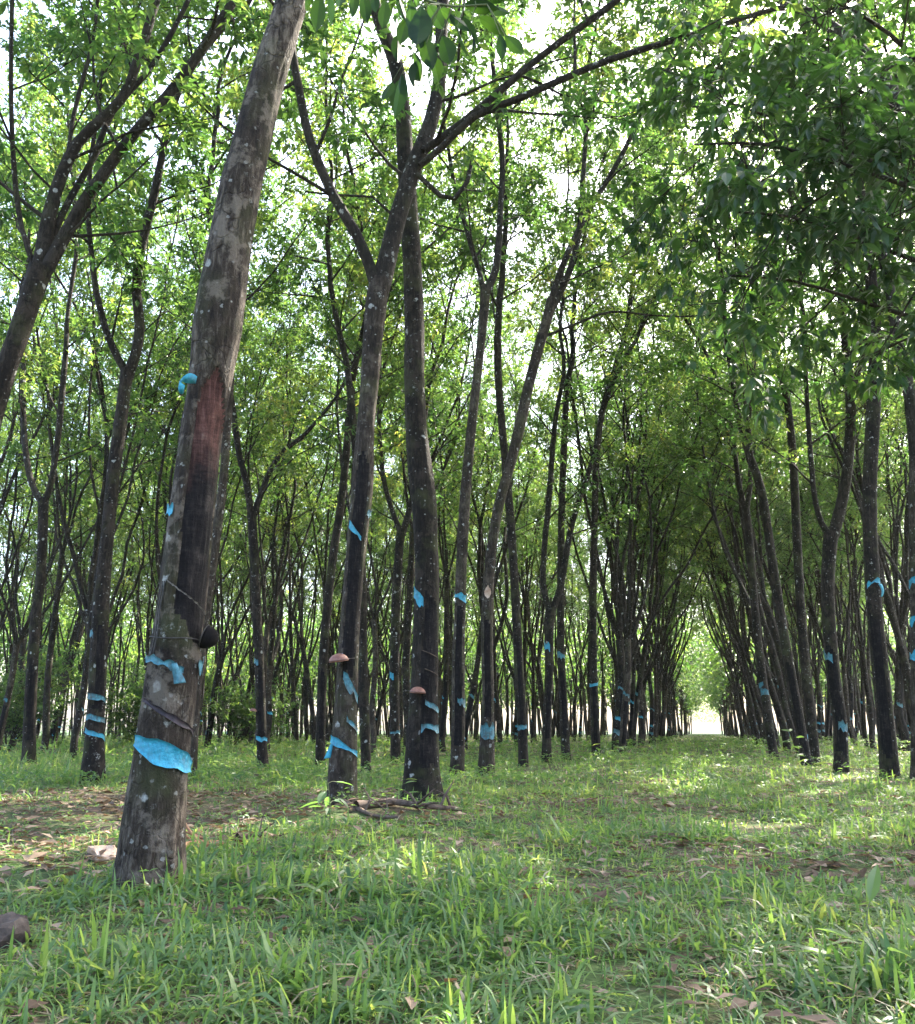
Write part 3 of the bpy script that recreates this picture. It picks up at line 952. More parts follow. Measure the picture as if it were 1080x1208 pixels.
T7 = hero('rubber tree forking low into a wide V, with a blue scrap on its trunk', Y7,
          [(645, 898, 12), (646, 850, 10), (648, 790, 10), (648, 745, 11), (650, 716, 12)],
          limbs=[[(648, 720, 8), (641, 690, 7), (643, 640, 7), (648, 590, 7), (655, 500, 6), (666, 440, 5)],
                 [(651, 722, 9), (662, 690, 8), (676, 615, 7), (700, 540, 6), (716, 470, 6), (742, 415, 5)]],
          H=16.2, seed=7, sides=16, panel=pmask(0.5, 2.0, -0.7, 0.9, 0.05, 0.1, 7), mat=BARK_D)
strip(T7, Y7, 763, -1.2, 0.2, 12, -0.05, BLUE, 37, 0.6)
Y8 = 21.5
T8 = hero('straight thin rubber tree just right of the low-forking one, blue scrap at chest height', Y8,
          [(668, 893, 11), (665, 830, 10), (662, 760, 9), (662, 680, 9), (663, 600, 8), (666, 520, 8), (669, 450, 7)], H=16.2, seed=8, sides=14,
          panel=pmask(0.5, 2.0, -0.7, 0.9, 0.05, 0.1, 8), mat=BARK_D)
strip(T8, Y8, 774, -1.0, 1.0, 8, 0, BLUE_D, 38, 0.8)
Y10 = 24.0
T10 = hero('rubber tree with a level blue strip at chest height, beside the alley', Y10,
           [(704, 892, 11), (702, 840, 10), (700, 770, 9), (700, 690, 9), (702, 610, 8), (704, 540, 8), (712, 480, 7), (728, 430, 7)], H=16.7, seed=10, sides=14,
           panel=pmask(0.4, 1.8, -0.7, 0.9, 0.05, 0.1, 8), mat=BARK_D)
strip(T10, Y10, 808, -1.3, 1.3, 7, 0.02, BLUE, 40, 0.4)

# --- left side
Yl0 = 8.0
L0 = hero('rubber tree leaning in at the left edge and splitting into a fan of limbs', Yl0,
          [(-112, 950, 32), (-100, 860, 29), (-80, 760, 27), (-45, 620, 26), (-15, 510, 25), (4, 445, 24), (20, 400, 24), (35, 355, 25), (48, 316, 27)],
          limbs=[[(46, 322, 18), (54, 275, 17), (66, 225, 15), (92, 168, 13), (143, 117, 11), (166, 60, 11), (184, 0, 10), (200, -60, 9)],
                 [(50, 322, 9), (66, 270, 8), (84, 232, 8), (110, 186, 7), (134, 130, 7), (172, 88, 6), (204, 36, 6), (232, -20, 5)],
                 [(50, 326, 17), (70, 290, 16), (92, 250, 15), (122, 205, 14), (156, 160, 13), (196, 115, 13), (234, 65, 12), (262, 22, 11), (296, -30, 10)],
                 [(62, 245, 6), (78, 195, 5), (86, 140, 5), (98, 92, 5), (110, 48, 4), (116, -10, 4)],
                 [(42, 318, 7), (26, 270, 6), (17, 205, 6), (13, 110, 5), (14, 10, 5), (16, -40, 5)]],
          H=15.2, seed=11, sides=28, step=0.05, mat=BARK_D, z_leaf=4.6, n_br=12, n_tw=8, n_lf=8, knob=0.05)
Yl1 = 12.0
L1 = hero('forked rubber tree with three blue strips close together near its foot', Yl1,
          [(110, 910, 27), (111, 880, 23), (113, 845, 20), (116, 780, 20), (119, 720, 19), (124, 660, 16), (130, 600, 15), (135, 550, 15), (142, 500, 15), (147, 460, 14), (151, 436, 16)],
          limbs=[[(149, 440, 9), (140, 424, 9), (126, 392, 8), (114, 345, 7), (107, 290, 6), (104, 240, 6), (108, 180, 5)],
                 [(152, 441, 13), (160, 418, 12), (165, 385, 12), (161, 345, 11), (165, 300, 11), (174, 262, 10), (183, 225, 10), (192, 180, 8), (203, 130, 7), (226, 80, 6), (258, 40, 5)],
                 [(164, 300, 4), (150, 270, 4), (140, 230, 3), (132, 190, 3)]],
          H=15.7, seed=12, sides=24, step=0.05, panel=pmask(0.9, 2.0, -0.5, 1.0, 0.05, 0.1, 11), mat=BARK_D)
for y, s_ in ((823, 41), (848, 42), (866, 43)):
    strip(L1, Yl1, y, -1.25, 1.25, 8, -0.03 if y < 850 else -0.05, BLUE_D if y < 850 else BLUE, s_, 0.5)
strip(L1, Yl1, 748, -1.4, -0.7, 10, -0.05, BLUE_D, 44, 0.6)
Yl2 = 17.0
L2 = hero('slender rubber tree with a lyre-shaped fork, standing at the far left in tall grass', Yl2,
          [(34, 892, 16), (35, 850, 14), (38, 790, 13), (42, 730, 12), (47, 690, 11), (50, 640, 11), (51, 600, 12), (51, 588, 12)],
          limbs=[[(49, 592, 8), (38, 572, 7), (30, 530, 7), (27, 470, 6), (28, 420, 6), (25, 360, 5)],
                 [(52, 594, 8), (59, 575, 7), (68, 520, 7), (74, 455, 7), (78, 410, 6), (80, 370, 5), (90, 300, 5)]],
          H=14.2, seed=13, sides=18, panel=pmask(0.5, 1.8, -0.7, 0.9, 0.05, 0.1, 12), mat=BARK_D, z_leaf=5)
Ym = 16.5
TM = hero('slim twisting rubber tree with a small pinkish cup, behind the big leaning trunk', Ym,
          [(310, 902, 13), (308, 850, 12), (306, 780, 11), (303, 720, 11), (300, 660, 11), (297, 604, 11)],
          limbs=[[(297, 612, 8), (291, 570, 8), (282, 535, 7), (276, 490, 7), (271, 450, 6), (268, 400, 6), (280, 330, 5)],
                 [(298, 612, 8), (309, 580, 7), (320, 553, 6), (334, 532, 6), (356, 516, 5), (380, 490, 4)]],
          H=15.2, seed=14, sides=18, panel=pmask(0.5, 1.8, -0.7, 0.9, 0.05, 0.1, 13), mat=BARK_D)
strip(TM, Ym, 872, -1.2, 1.2, 7, -0.02, BLUE, 45, 0.5)
strip(TM, Ym, 780, -1.3, -0.2, 10, -0.06, BLUE_D, 46, 0.5)
cup('small pinkish cup hung on the slim twisting trunk', 299, 838, Ym - 0.12, 9, CUP, (0.1, 0.1), 'dome')
Yn = 18.0
hero('rubber tree tilted to the right just left of the forked dark trunk', Yn,
     [(378, 896, 12), (379, 840, 11), (382, 770, 11), (387, 710, 10), (394, 650, 10), (403, 590, 9), (410, 520, 9), (416, 450, 8)], H=15.7, seed=15, sides=16,
     panel=pmask(0.5, 1.8, -0.7, 0.9, 0.05, 0.1, 14), mat=BARK_D)
Yo = 16.0
hero('dark trunk half hidden close behind the forked rubber tree', Yo,
     [(432, 900, 12), (430, 840, 12), (428, 760, 11), (427, 690, 11), (424, 600, 10), (419, 520, 9), (412, 450, 8)], H=15.7, seed=16, sides=16, mat=BARK_D)
Yp = 20.0
TP = hero('rubber tree with two small blue scraps, in the gap left of the thick mossy trunk', Yp,
          [(467, 890, 12), (466, 840, 11), (466, 770, 11), (468, 700, 11), (471, 650, 10), (474, 622, 11)],
          limbs=[[(473, 628, 7), (462, 600, 6), (452, 560, 6), (447, 500, 5)], [(475, 630, 8), (486, 590, 7), (494, 540, 6), (505, 470, 5)]],
          H=15.7, seed=17, sides=16, mat=BARK_D)
strip(TP, Yp, 798, -1.3, -0.2, 10, -0.05, BLUE, 47, 0.5)
strip(TP, Yp, 864, -1.2, 1.2, 5, 0, BLUE_D, 48, 0.5)
Yq = 13.0
hero('rubber trunk peeping out behind the right side of the big leaning tree', Yq,
     [(226, 908, 13), (229, 850, 12), (236, 780, 11), (246, 700, 11), (257, 620, 11), (264, 560, 10), (268, 500, 10), (272, 450, 9)], H=15.2, seed=18, sides=16, mat=BARK)

# --- right side
Yr1 = 13.5
R1 = hero('tall dark rubber tree with a blue curl at its middle, near the right edge', Yr1,
          [(1050, 914, 22), (1046, 860, 20), (1040, 800, 19), (1034, 740, 18), (1030, 690, 17), (1027, 620, 16), (1027, 560, 16), (1030, 500, 16), (1033, 430, 15), (1032, 370, 14), (1027, 320, 13), (1020, 260, 12)],
          H=16.2, seed=21, sides=24, step=0.05, panel=pmask(0.3, 2.3, -0.9, 0.6, 0.05, 0.1, 15), mat=BARK_D)
strip(R1, Yr1, 688, -0.7, 1.1, 8, 0.05, BLUE, 51, 0.7)
c = R1.surf(np.array([0.9]), pz(R1, 690, Yr1), 0.02)[0]
tt = np.linspace(0, 1, 9)
part_on(R1, 'plastic_tail', ribbon('plastic_tail', BLUE, c + np.stack([0.03 * np.sin(tt * 3), 0 * tt, -0.19 * tt], -1), np.outer(0.03 - 0.015 * tt, [1, 0.3, 0.1])))
Yr2 = 15.5
R2 = hero('dark rubber tree with a bold Y fork high above a faded blue scrap', Yr2,
          [(993, 906, 17), (991, 850, 16), (984, 800, 16), (979, 740, 15), (977, 690, 15), (979, 650, 16), (981, 628, 17)],
          limbs=[[(983, 634, 13), (992, 600, 13), (1000, 555, 12), (1004, 500, 12), (1003, 455, 11), (998, 410, 9), (994, 360, 8), (985, 300, 7)],
                 [(1003, 470, 8), (1012, 440, 7), (1022, 412, 6), (1030, 380, 5)],
                 [(980, 634, 8), (970, 618, 7), (962, 590, 6), (957, 540, 6), (953, 480, 5), (950, 420, 5)]],
          H=16.2, seed=22, sides=22, step=0.05, panel=pmask(0.3, 2.0, -0.9, 0.9, 0.05, 0.1, 16), mat=BARK_D)
strip(R2, Yr2, 775, -1.3, 0.1, 11, -0.06, BLUE_D, 52, 0.6)
strip(R2, Yr2, 856, -0.2, 1.2, 12, -0.04, BLUE_D, 53, 0.7)
Yr0 = 13.0
R0 = hero('pale rubber trunk cut by the right edge of the view, with three blue ribbons', Yr0,
          [(1088, 914, 24), (1087, 850, 22), (1086, 780, 20), (1084, 700, 18), (1082, 620, 17), (1082, 540, 16)], H=15.2, seed=23, sides=24, mat=BARK)
for y, s_ in ((688, 54), (733, 55), (773, 56)):
    strip(R0, Yr0, y, -1.4, 0.6, 13, 0.03, BLUE, s_, 0.8)
Yr3 = 18.5
R3 = hero('dark rubber tree leaning left in one long bend, next to the Y-forked right tree', Yr3,
          [(952, 900, 13), (945, 860, 12), (934, 800, 12), (924, 740, 11), (914, 680, 11), (907, 630, 10), (901, 590, 10), (893, 560, 10), (885, 540, 10)],
          limbs=[[(886, 544, 8), (876, 510, 7), (868, 470, 6), (862, 430, 6)], [(887, 546, 6), (884, 500, 5), (888, 450, 5), (893, 400, 4)]],
          H=16.2, seed=24, sides=18, panel=pmask(0.3, 2.0, -0.9, 0.9, 0.05, 0.1, 17), mat=BARK_D)
Yr4 = 19.5
hero('straighter dark rubber tree close behind the long-bending one on the right', Yr4,
     [(962, 898, 12), (958, 850, 11), (950, 780, 11), (944, 700, 10), (940, 620, 10), (936, 540, 9), (930, 480, 8), (920, 430, 7)], H=16.2, seed=25, sides=16, mat=BARK_D)
Yr5 = 22.0
R5 = hero('rubber tree leaning over the alley with faded blue scraps, fourth tree of the right-hand row', Yr5,
          [(914, 896, 11), (907, 850, 10), (900, 800, 10), (893, 740, 9), (888, 680, 9), (884, 630, 9), (880, 600, 9)],
          limbs=[[(881, 606, 6), (872, 570, 6), (866, 520, 5)], [(881, 606, 6), (886, 560, 6), (884, 500, 5)]], H=16.2, seed=26, sides=16, mat=BARK_D)
strip(R5, Yr5, 818, -0.8, 1.0, 10, -0.03, BLUE_D, 57, 0.7)
part_on(R5, 'plastic_tail', R5.band('plastic_tail', BLUE_D, -1.2, 0, pz(R5, 808, Yr5), 0.05, 0.1, seed=58))


# --- the tree outside the right edge whose leafy boughs hang into the view
def overhang():
    rng = np.random.default_rng(77)
    base = np.array([4.9, 8.2]); gh = float(gz(*base))
    root = thing('rubber_tree', 'rubber tree beyond the right edge whose dark leafy boughs hang into the upper right corner', 'tree', (*base, gh), 'rubber trees of the plantation')
    C = smooth_path(np.array([[4.9, 8.2, gh - 0.06, 0.15], [4.95, 8.2, 1.2, 0.13], [4.85, 8.15, 2.8, 0.12], [4.8, 8.1, 4.0, 0.12], [4.75, 8.1, 5.2, 0.11]]), 0.08)
    tk = Trunk(C[:, :3], C[:, 3], -base)
    tr, pn = tk.build(20, None, seed=4, mat=BARK_D)
    parts = [obj('trunk', tr, root)]
    lv = Leaves()
    mb = MB()
    grow(rng, C[-1, :3], np.array([0.05, 0.1, 1]), 0.10, 12.5, mb, lv, 7.0, 5, 1.6, 6, 5)
    parts.append(obj('limb', mb.mesh('limb', LIMB), root))
    near = Leaves()
    boughs = [([(1210, 330), (1120, 245), (1030, 190), (940, 150), (860, 120)], 7.4), ([(1200, 250), (1120, 120), (1050, 40), (960, -10), (880, -30)], 7.2),
              ([(1210, 300), (1140, 250), (1060, 215), (980, 190), (900, 170), (820, 170)], 6.9), ([(1210, 330), (1130, 320), (1060, 300), (1000, 275), (930, 255), (870, 250)], 7.2),
              ([(1200, 300), (1100, 160), (1020, 110), (930, 60), (850, 40)], 7.9)]
    boughs.append(([(1210, 380), (1140, 385), (1070, 372), (1000, 350), (930, 330), (860, 325)], 7.5))
    for pts, Y in boughs:
        mb = MB()
        W = np.array([at(x, y, Y + (0.6 if i == 0 else 0.0) - 0.15 * i)[0] for i, (x, y) in enumerate(pts)])
        st = C[np.argmin(np.abs(C[:, 2] - W[0, 2] + 0.6)), :3]
        S = smooth_path(np.concatenate([[st], W]), 0.2)
        R = np.linspace(0.04, 0.008, len(S))
        mb.tube(S, R, 6)
        dress(rng, S[len(S) // 5:], R[len(S) // 5:], 9, mb, near, 0.0, 13, 0.95, 7, 7, droopy=0.18)
        parts.append(obj('leafy_bough', mb.mesh('leafy_bough', LIMB), root))
    o, d, l = lv.leaflets(rng)
    parts.append(obj('crown', leaf_mesh('crown', o, d, l, rng, LEAF, None), root, kind='stuff'))
    o, d, l = near.leaflets(rng, 0.135, (0.3, 1.1))
    # the leaves that show largest stay single leaves
    dep = (o - CAM) @ FWD
    px = 540 + F * ((o - CAM) @ RGT) / dep; py = 604 - F * ((o - CAM) @ UPV) / dep
    vis = (px > 0) & (px < 1075) & (py > 5) & (py < 470)
    score = np.where(vis, l / dep, 0)
    order = np.argsort(-score)
    pick = order[:270]; rest = order[270:]
    parts.append(obj('foliage', leaf_mesh('foliage', o[rest], d[rest], l[rest], rng, LEAF_D, False), root, kind='stuff'))
    protos = [leaf_mesh('leaf', np.zeros((1, 3)), np.array([[1.0, 0, 0]]), np.ones(1), np.random.default_rng(900 + q), LEAF_D, True, np.array([0.2 + 0.12 * q])) for q in range(5)]
    y, z = leaf_frames(d[pick], rng)
    local(root, *parts)
    for i, k in enumerate(pick):
        lo = obj('leaf', protos[i % 5], root)
        M = Matrix(np.stack([d[k], y[i], z[i]], 1).tolist()).to_4x4() @ Matrix.Scale(float(l[k]), 4)
        M.translation = Vector(o[k] - np.array(root.location))
        lo.matrix_local = M
    HEROES.append(tuple(base))


overhang()


# --- the low sprig of large leaves hanging from the top of the view, on a shoot of the big leaning tree
def sprig():
    rng = np.random.default_rng(31)
    root = T1.root
    L0_ = np.array(root.location)
    mb = MB()
    tipz = []
    start = T1.surf(np.array([0.9]), float(at(0, -75, Y1)[0][2]), -0.01)[0]
    main = smooth_path(np.array([start, at(400, -60, 3.9)[0], at(450, -25, 3.7)[0], at(520, 5, 3.55)[0], at(575, 5, 3.5)[0]]), 0.05)
    mb.tube(main, np.linspace(0.012, 0.004, len(main)), 6)
    leaves = [(378, -8, 372, 45), (386, -5, 398, 36), (365, -10, 362, 14), (418, -12, 418, 26), (428, -8, 436, 34), (402, -14, 405, 14), (455, 0, 452, 40), (470, -5, 478, 32), (485, 0, 486, 42), (497, 8, 494, 66),
              (505, 5, 528, 40), (500, 40, 512, 92), (497, 70, 482, 110), (488, 62, 500, 108), (510, 66, 524, 102), (476, 92, 460, 140), (474, 88, 471, 148), (463, 96, 452, 124), (520, 10, 545, 30), (530, 15, 560, 45),
              (545, 20, 575, 60), (548, 5, 590, 10), (565, 20, 602, 42), (570, 5, 606, 22), (590, 40, 594, 76), (596, 42, 622, 68), (540, 30, 548, 70), (470, 40, 466, 80), (510, 25, 492, 62), (560, -5, 600, -2),
              (522, 42, 536, 84), (440, -10, 446, 20), (555, 28, 566, 66), (480, 20, 470, 58)]
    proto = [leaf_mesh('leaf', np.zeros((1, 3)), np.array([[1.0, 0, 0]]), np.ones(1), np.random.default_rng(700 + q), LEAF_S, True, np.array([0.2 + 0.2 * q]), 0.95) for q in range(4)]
    out = []
    for i, (x0, y0, x1, y1) in enumerate(leaves):
        Y = 3.55 + rng.uniform(-0.12, 0.12) + 0.25 * max(0, (480 - x0)) / 100
        a = at(x0, y0, Y)[0]; b = at(x1, y1, Y - rng.uniform(-0.05, 0.05))[0]
        j = np.argmin(np.linalg.norm(main - a, axis=1))
        mid = (main[j] + a) / 2 + np.array([0, 0, 0.01])
        mb.tube(smooth_path(np.array([main[j], mid, a]), 0.05), np.linspace(0.0026, 0.0018, len(smooth_path(np.array([main[j], mid, a]), 0.05))), 4)
        out.append((a, b))
    o = obj('leafy_shoot', mb.mesh('leafy_shoot', STEM), root)
    local(root, o)
    for i, (a, b) in enumerate(out):
        d = nrm(b - a); l = float(np.linalg.norm(b - a)) * 0.95
        side = nrm(np.cross(d, nrm(CAM - a)) + rng.normal(0, 0.35, 3))
        y = nrm(side - d * (side @ d)); z = np.cross(d, y)
        lo = obj('leaf', proto[i % 4], o)
        M = Matrix(np.stack([d, y, z], 1).tolist()).to_4x4() @ Matrix.Scale(l, 4)
        M.translation = Vector(a - L0_)
        lo.matrix_local = M


sprig()


# ------------------------------------------------------------------ the plantation rows: a few grown trees, copied
def variant(seed):
    rng = np.random.default_rng(400 + seed)
    root = thing('rubber_tree', '', 'tree', (0, 0, 0))
    zf = rng.uniform(2.4, 6.5)
    ln = rng.uniform(0.02, 0.13)
    r0 = rng.uniform(0.088, 0.118)
    zs = np.array([-0.06, 0.5, zf * 0.35, zf * 0.7, zf])
    wob = rng.normal(0, 0.05, (5, 2)); wob[0] = 0
    T = np.array([[ln * max(z, 0) + w[0], w[1], z, r0 * (1 - 0.045 * max(z, 0))] for z, w in zip(zs, wob)])
    C = smooth_path(T, 0.16)
    C = C[np.concatenate([[True], np.diff(C[:, 2]) > 1e-4])]
    tk = Trunk(C[:, :3], C[:, 3], (rng.normal(0, 0.7), -1))
    tr, pn = tk.build(12, pmask(rng.uniform(0.2, 0.6), rng.uniform(1.5, 2.6), -1.0, 1.1, 0.05, 0.1, seed), 0.006, 0.05, seed, BARK_D if seed % 3 else BARK)
    tk.root = root
    obj('trunk', tr, root); obj('tapping_panel', pn, root)
    if seed % 5 != 4:
        for q, zq in enumerate([(0.45, 1.75), (1.2,), (0.6, 0.85, 1.9), (1.65,), ()][seed % 5]):
            zq += rng.normal(0, 0.1)
            obj('plastic_strip', tk.band('plastic_strip', (BLUE, BLUE_D)[(seed + q) % 2], -1.3, rng.uniform(0.2, 1.4), zq, -0.04, rng.uniform(0.05, 0.09), seed=seed * 3 + q, wav=0.9, nx=12, nz=3), root)
    lv = Leaves()
    n_l = (3, 4, 2, 4)[seed % 4]
    a0 = rng.uniform(0, 6.28)
    H = rng.uniform(14.5, 18.0)
    for i in range(n_l):
        mb = MB()
        a = a0 + 6.283 * i / n_l + rng.normal(0, 0.3)
        sp = rng.uniform(0.12, 0.40)
        d = np.array([math.cos(a) * sp + ln * 0.6, math.sin(a) * sp, 1.0])
        grow(rng, C[-1, :3] - np.array([0, 0, 0.06]), d, C[-1, 3] * {2: 0.74, 3: 0.62, 4: 0.54}[n_l], H * rng.uniform(0.9, 1.05), mb, lv, rng.uniform(5.6, 7.6), {2: 23, 3: 16, 4: 12}[n_l], 2.5, 12, 8, up=0.09, wander=0.09)
        obj('limb', mb.mesh('limb', LIMB), root)
    o, d, l = lv.leaflets(rng)
    obj('crown', leaf_mesh('crown', o, d, l, rng, LEAF, None), root, kind='stuff')
    return root


N_VAR = 12
VARS = [variant(s) for s in range(N_VAR)]
used = [False] * N_VAR


def copy_tree(r):
    c = r.copy(); COL.objects.link(c)
    for ch in r.children:
        k = ch.copy(); COL.objects.link(k); k.parent = c
        for g in ch.children:
            h = g.copy(); COL.objects.link(h); h.parent = k
    return c


ORD = ['first', 'second', 'third', 'fourth', 'fifth', 'sixth', 'seventh', 'eighth', 'ninth', 'tenth', 'eleventh', 'twelfth', 'thirteenth', 'fourteenth', 'fifteenth', 'sixteenth', 'seventeenth', 'eighteenth']
ROWS = [(-3.0, 26.0, 'row left of the alley'), (-8.3, 21.0, 'second row left of the alley'), (-13.6, 19.5, 'third row left of the alley'),
        (-18.9, 22.0, 'fourth row left of the alley'), (-24.2, 26.0, 'fifth row left of the alley'), (-29.5, 34.0, 'sixth row left of the alley'), (-34.8, 42.0, 'seventh row left of the alley'),
        (2.8, 24.5, 'row right of the alley'), (6.3, 22.5, 'second row right of the alley'), (10.6, 38.0, 'third row right of the alley'), (-40.1, 50.0, 'eighth row left of the alley')]
rg = np.random.default_rng(21)
n_trees = 0
for X0, d0, rname in ROWS:
    d = d0 + rg.uniform(0, 1.0)
    k = 0
    end = 72
    while d < end:
        x = X0 + 0.264 * d + rg.normal(0, 0.28)
        dd = d + rg.normal(0, 0.35)
        d += 1.6 if X0 in (-3.0, 2.8, 6.3) else 1.95
        if rg.random() < 0.06 or abs(x) > 0.53 * dd + 1.2:
            continue
        if any(math.hypot(x - hx, dd - hy) < 1.2 for hx, hy in HEROES):
            continue
        v = int(rg.integers(N_VAR))
        if used[v]:
            t = copy_tree(VARS[v])
        else:
            t = VARS[v]; used[v] = True
        k += 1; n_trees += 1
        t.location = (x, dd, float(gz(x, dd)))
        if X0 in (-3.0,):
            rz = rg.normal(0.2, 0.6)
        elif X0 == 2.8:
            rz = math.pi + rg.normal(-0.2, 0.6)
        else:
            rz = rg.uniform(0, 6.28)
        t.rotation_euler = (0, 0, rz)
        tilt = {-3.0: rg.normal(2.0, 1.5), 2.8: rg.normal(-4.0, 2.0)}.get(X0, rg.normal(0.5, 2.0))
        t.rotation_euler = (Matrix.Rotation(math.radians(tilt), 3, 'Y') @ Matrix.Rotation(rz, 3, 'Z')).to_euler()
        s = rg.uniform(0.9, 1.12)
        t.scale = (s, s, s * rg.uniform(0.95, 1.06))
        if dd < 48 and k <= len(ORD):
            t['label'] = f'slim dark rubber tree, {ORD[k - 1]} plain trunk along the {rname}'
            t['group'] = 'rubber trees of the plantation'
        else:
            t['label'] = f'thin faraway rubber tree deep in the {rname}'
            t['group'] = f'faraway rubber trees of the {rname}'
# the rows go on just outside the right edge; their crowns dapple the sunlight on the grass
for q, (x, d) in enumerate([(10.5, 9.0), (11.2, 11.8), (12.1, 14.9), (12.8, 17.8)]):
    v = (q * 5 + 1) % N_VAR
    t = copy_tree(VARS[v]) if used[v] else VARS[v]
    used[v] = True
    t.location = (x, d, float(gz(x, d)))
    t.rotation_euler = (0, 0, q * 1.7)
    t['label'] = 'rubber tree of the rows that go on beyond the right edge'
    t['group'] = 'rubber trees beyond the right edge'
for v in range(N_VAR):
    if not used[v]:
        for ch in list(VARS[v].children):
            bpy.data.objects.remove(ch)
        bpy.data.objects.remove(VARS[v])
print('row trees', n_trees)


def far_forest():
    """the plantation beyond the trees that can be counted: one mass of thin trunks and one of leaves"""
    rng = np.random.default_rng(55)
    A, B, C_, D_ = [], [], [], []
    O, D, L = [], [], []
    for k in range(-14, 8):
        X0 = -3.0 + 5.3 * k + (0.5 if k > 0 else 0)
        d = 73.0 if k > -8 else 45.0 + 1.0 * (-8 - k)
        while d < 165:
            x = X0 + 0.264 * d + rng.normal(0, 0.4); y = d + rng.normal(0, 0.5)
            d += 3.1
            if abs(x) > 0.56 * y + 3:
                continue
            g = float(gz(x, y)) - 0.1
            zf = rng.uniform(2.5, 6)
            f = np.array([x + rng.normal(0, 0.25), y, zf])
            A.append([x, y, g]); B.append(f)
            for q in range(3):
                e = f + np.array([rng.normal(0, 1.0), rng.normal(0, 1.0), rng.uniform(5, 8)])
                C_.append(f); D_.append(e)
                m = 165
                t = rng.uniform(0.25, 1.15, m)[:, None]
                P = f + (e - f) * t + rng.normal(0, 1.0, (m, 3)) * np.array([1.0, 1.0, 0.7])
                O.append(P)
                a = rng.uniform(0, 6.283, m)
                D.append(np.stack([np.cos(a), np.sin(a), rng.uniform(-0.9, 0.2, m)], -1)); L.append(rng.uniform(0.40, 0.62, m) * (0.75 + y / 300))
    # boughs meeting over the far end of the alley
    for d in np.arange(78, 185, 2.5):
        for side in (-2.9, 2.9):
            xc = -0.1 + 0.264 * d
            f = np.array([xc + side, d, 5.0 - min(1.6, max(0, d - 90) / 40)]); e = np.array([xc + side * rng.uniform(-0.1, 0.3), d + rng.normal(0, 1), rng.uniform(7.5, 10.5)])
            C_.append(f); D_.append(e)
            m = 130
            P = f + (e - f) * rng.uniform(0.2, 1.1, m)[:, None] + rng.normal(0, 1, (m, 3)) * np.array([0.9, 1.0, 0.9])
            O.append(P)
            a = rng.uniform(0, 6.283, m)
            D.append(np.stack([np.cos(a), np.sin(a), rng.uniform(-0.9, 0.2, m)], -1)); L.append(rng.uniform(0.3, 0.5, m))
    # leafy growth closing the alley's end, and undergrowth below the far left trees
    for x0_, x1_, y0_, y1_, z0_, z1_, m in ((44.0, 53.0, 182, 190, 2.2, 8.0, 3500), (-62, -6, 90, 125, 0.1, 2.4, 3500)):
        yy = rng.uniform(y0_, y1_, m); xx = rng.uniform(x0_, x1_, m)
        zz_ = rng.uniform(z0_, z1_, m) * (0.45 + 0.8 * vnoise(xx, yy, 0.35, 5) if z0_ < 1 else 1.0)
        O.append(np.stack([xx, yy, zz_], -1)); a = rng.uniform(0, 6.283, m)
        D.append(np.stack([np.cos(a), np.sin(a), rng.uniform(-0.9, 0.4, m)], -1)); L.append(rng.uniform(0.25, 0.5, m))
    mb = MB(); mb.sticks(np.array(A), np.array(B), 0.11, 0.085); mb.sticks(np.array(C_), np.array(D_), 0.065, 0.02)
    obj('far_trunks', mb.mesh('far_trunks', BARK_D), kind='stuff', label='crowded thin trunks at the far end of the plantation')
    obj('far_foliage', leaf_mesh('far_foliage', np.concatenate(O), nrm(np.concatenate(D)), np.concatenate(L), rng, LEAF, None), kind='stuff', label='massed leaves at the far end of the plantation')


far_forest()


# ------------------------------------------------------------------ shrubs at the far left edge and young plants in the grass
def bush(x, y, h, w, seed, label):
    rng = np.random.default_rng(seed)
    root = thing('bush', label, 'bush', (x, y, float(gz(x, y))), 'green bushes behind the trees')
    mb = MB(); lv = Leaves()
    for i in range(9):
        a = rng.uniform(0, 6.28)
        e = np.array([math.cos(a) * w * rng.uniform(0.2, 1), math.sin(a) * w * rng.uniform(0.2, 1), h * rng.uniform(0.55, 1)])
        S = smooth_path(np.array([[0, 0, -0.05], e * [0.35, 0.35, 0.5], e]), 0.2)
        R = np.linspace(0.025, 0.006, len(S))
        mb.tube(S, R, 5)
        dress(rng, S, R, h, mb, lv, 0.15, 9, w * 0.55, 5, 6)
    obj('stem', mb.mesh('stem', LIMB), root)
    o, d, l = lv.leaflets(rng, 0.13)
    obj('foliage', leaf_mesh('foliage', o, d, l, rng, LEAF, None), root, kind='stuff')


bush(-14.3, 30, 2.6, 2.2, 1, 'rounded green bush behind the grass at the far left')
bush(-11.0, 33, 2.0, 2.0, 2, 'low green bush between thin trunks left of the three-banded trunk')
bush(-18.5, 37, 3.2, 2.6, 3, 'tall loose green bush at the left edge behind the lyre-forked tree')
bush(-8.6, 36, 1.9, 1.9, 4, 'green bush glimpsed just right of the big leaning trunk')
bush(-13.5, 43, 3.0, 2.8, 5, 'wide far bush showing left of the big leaning trunk')


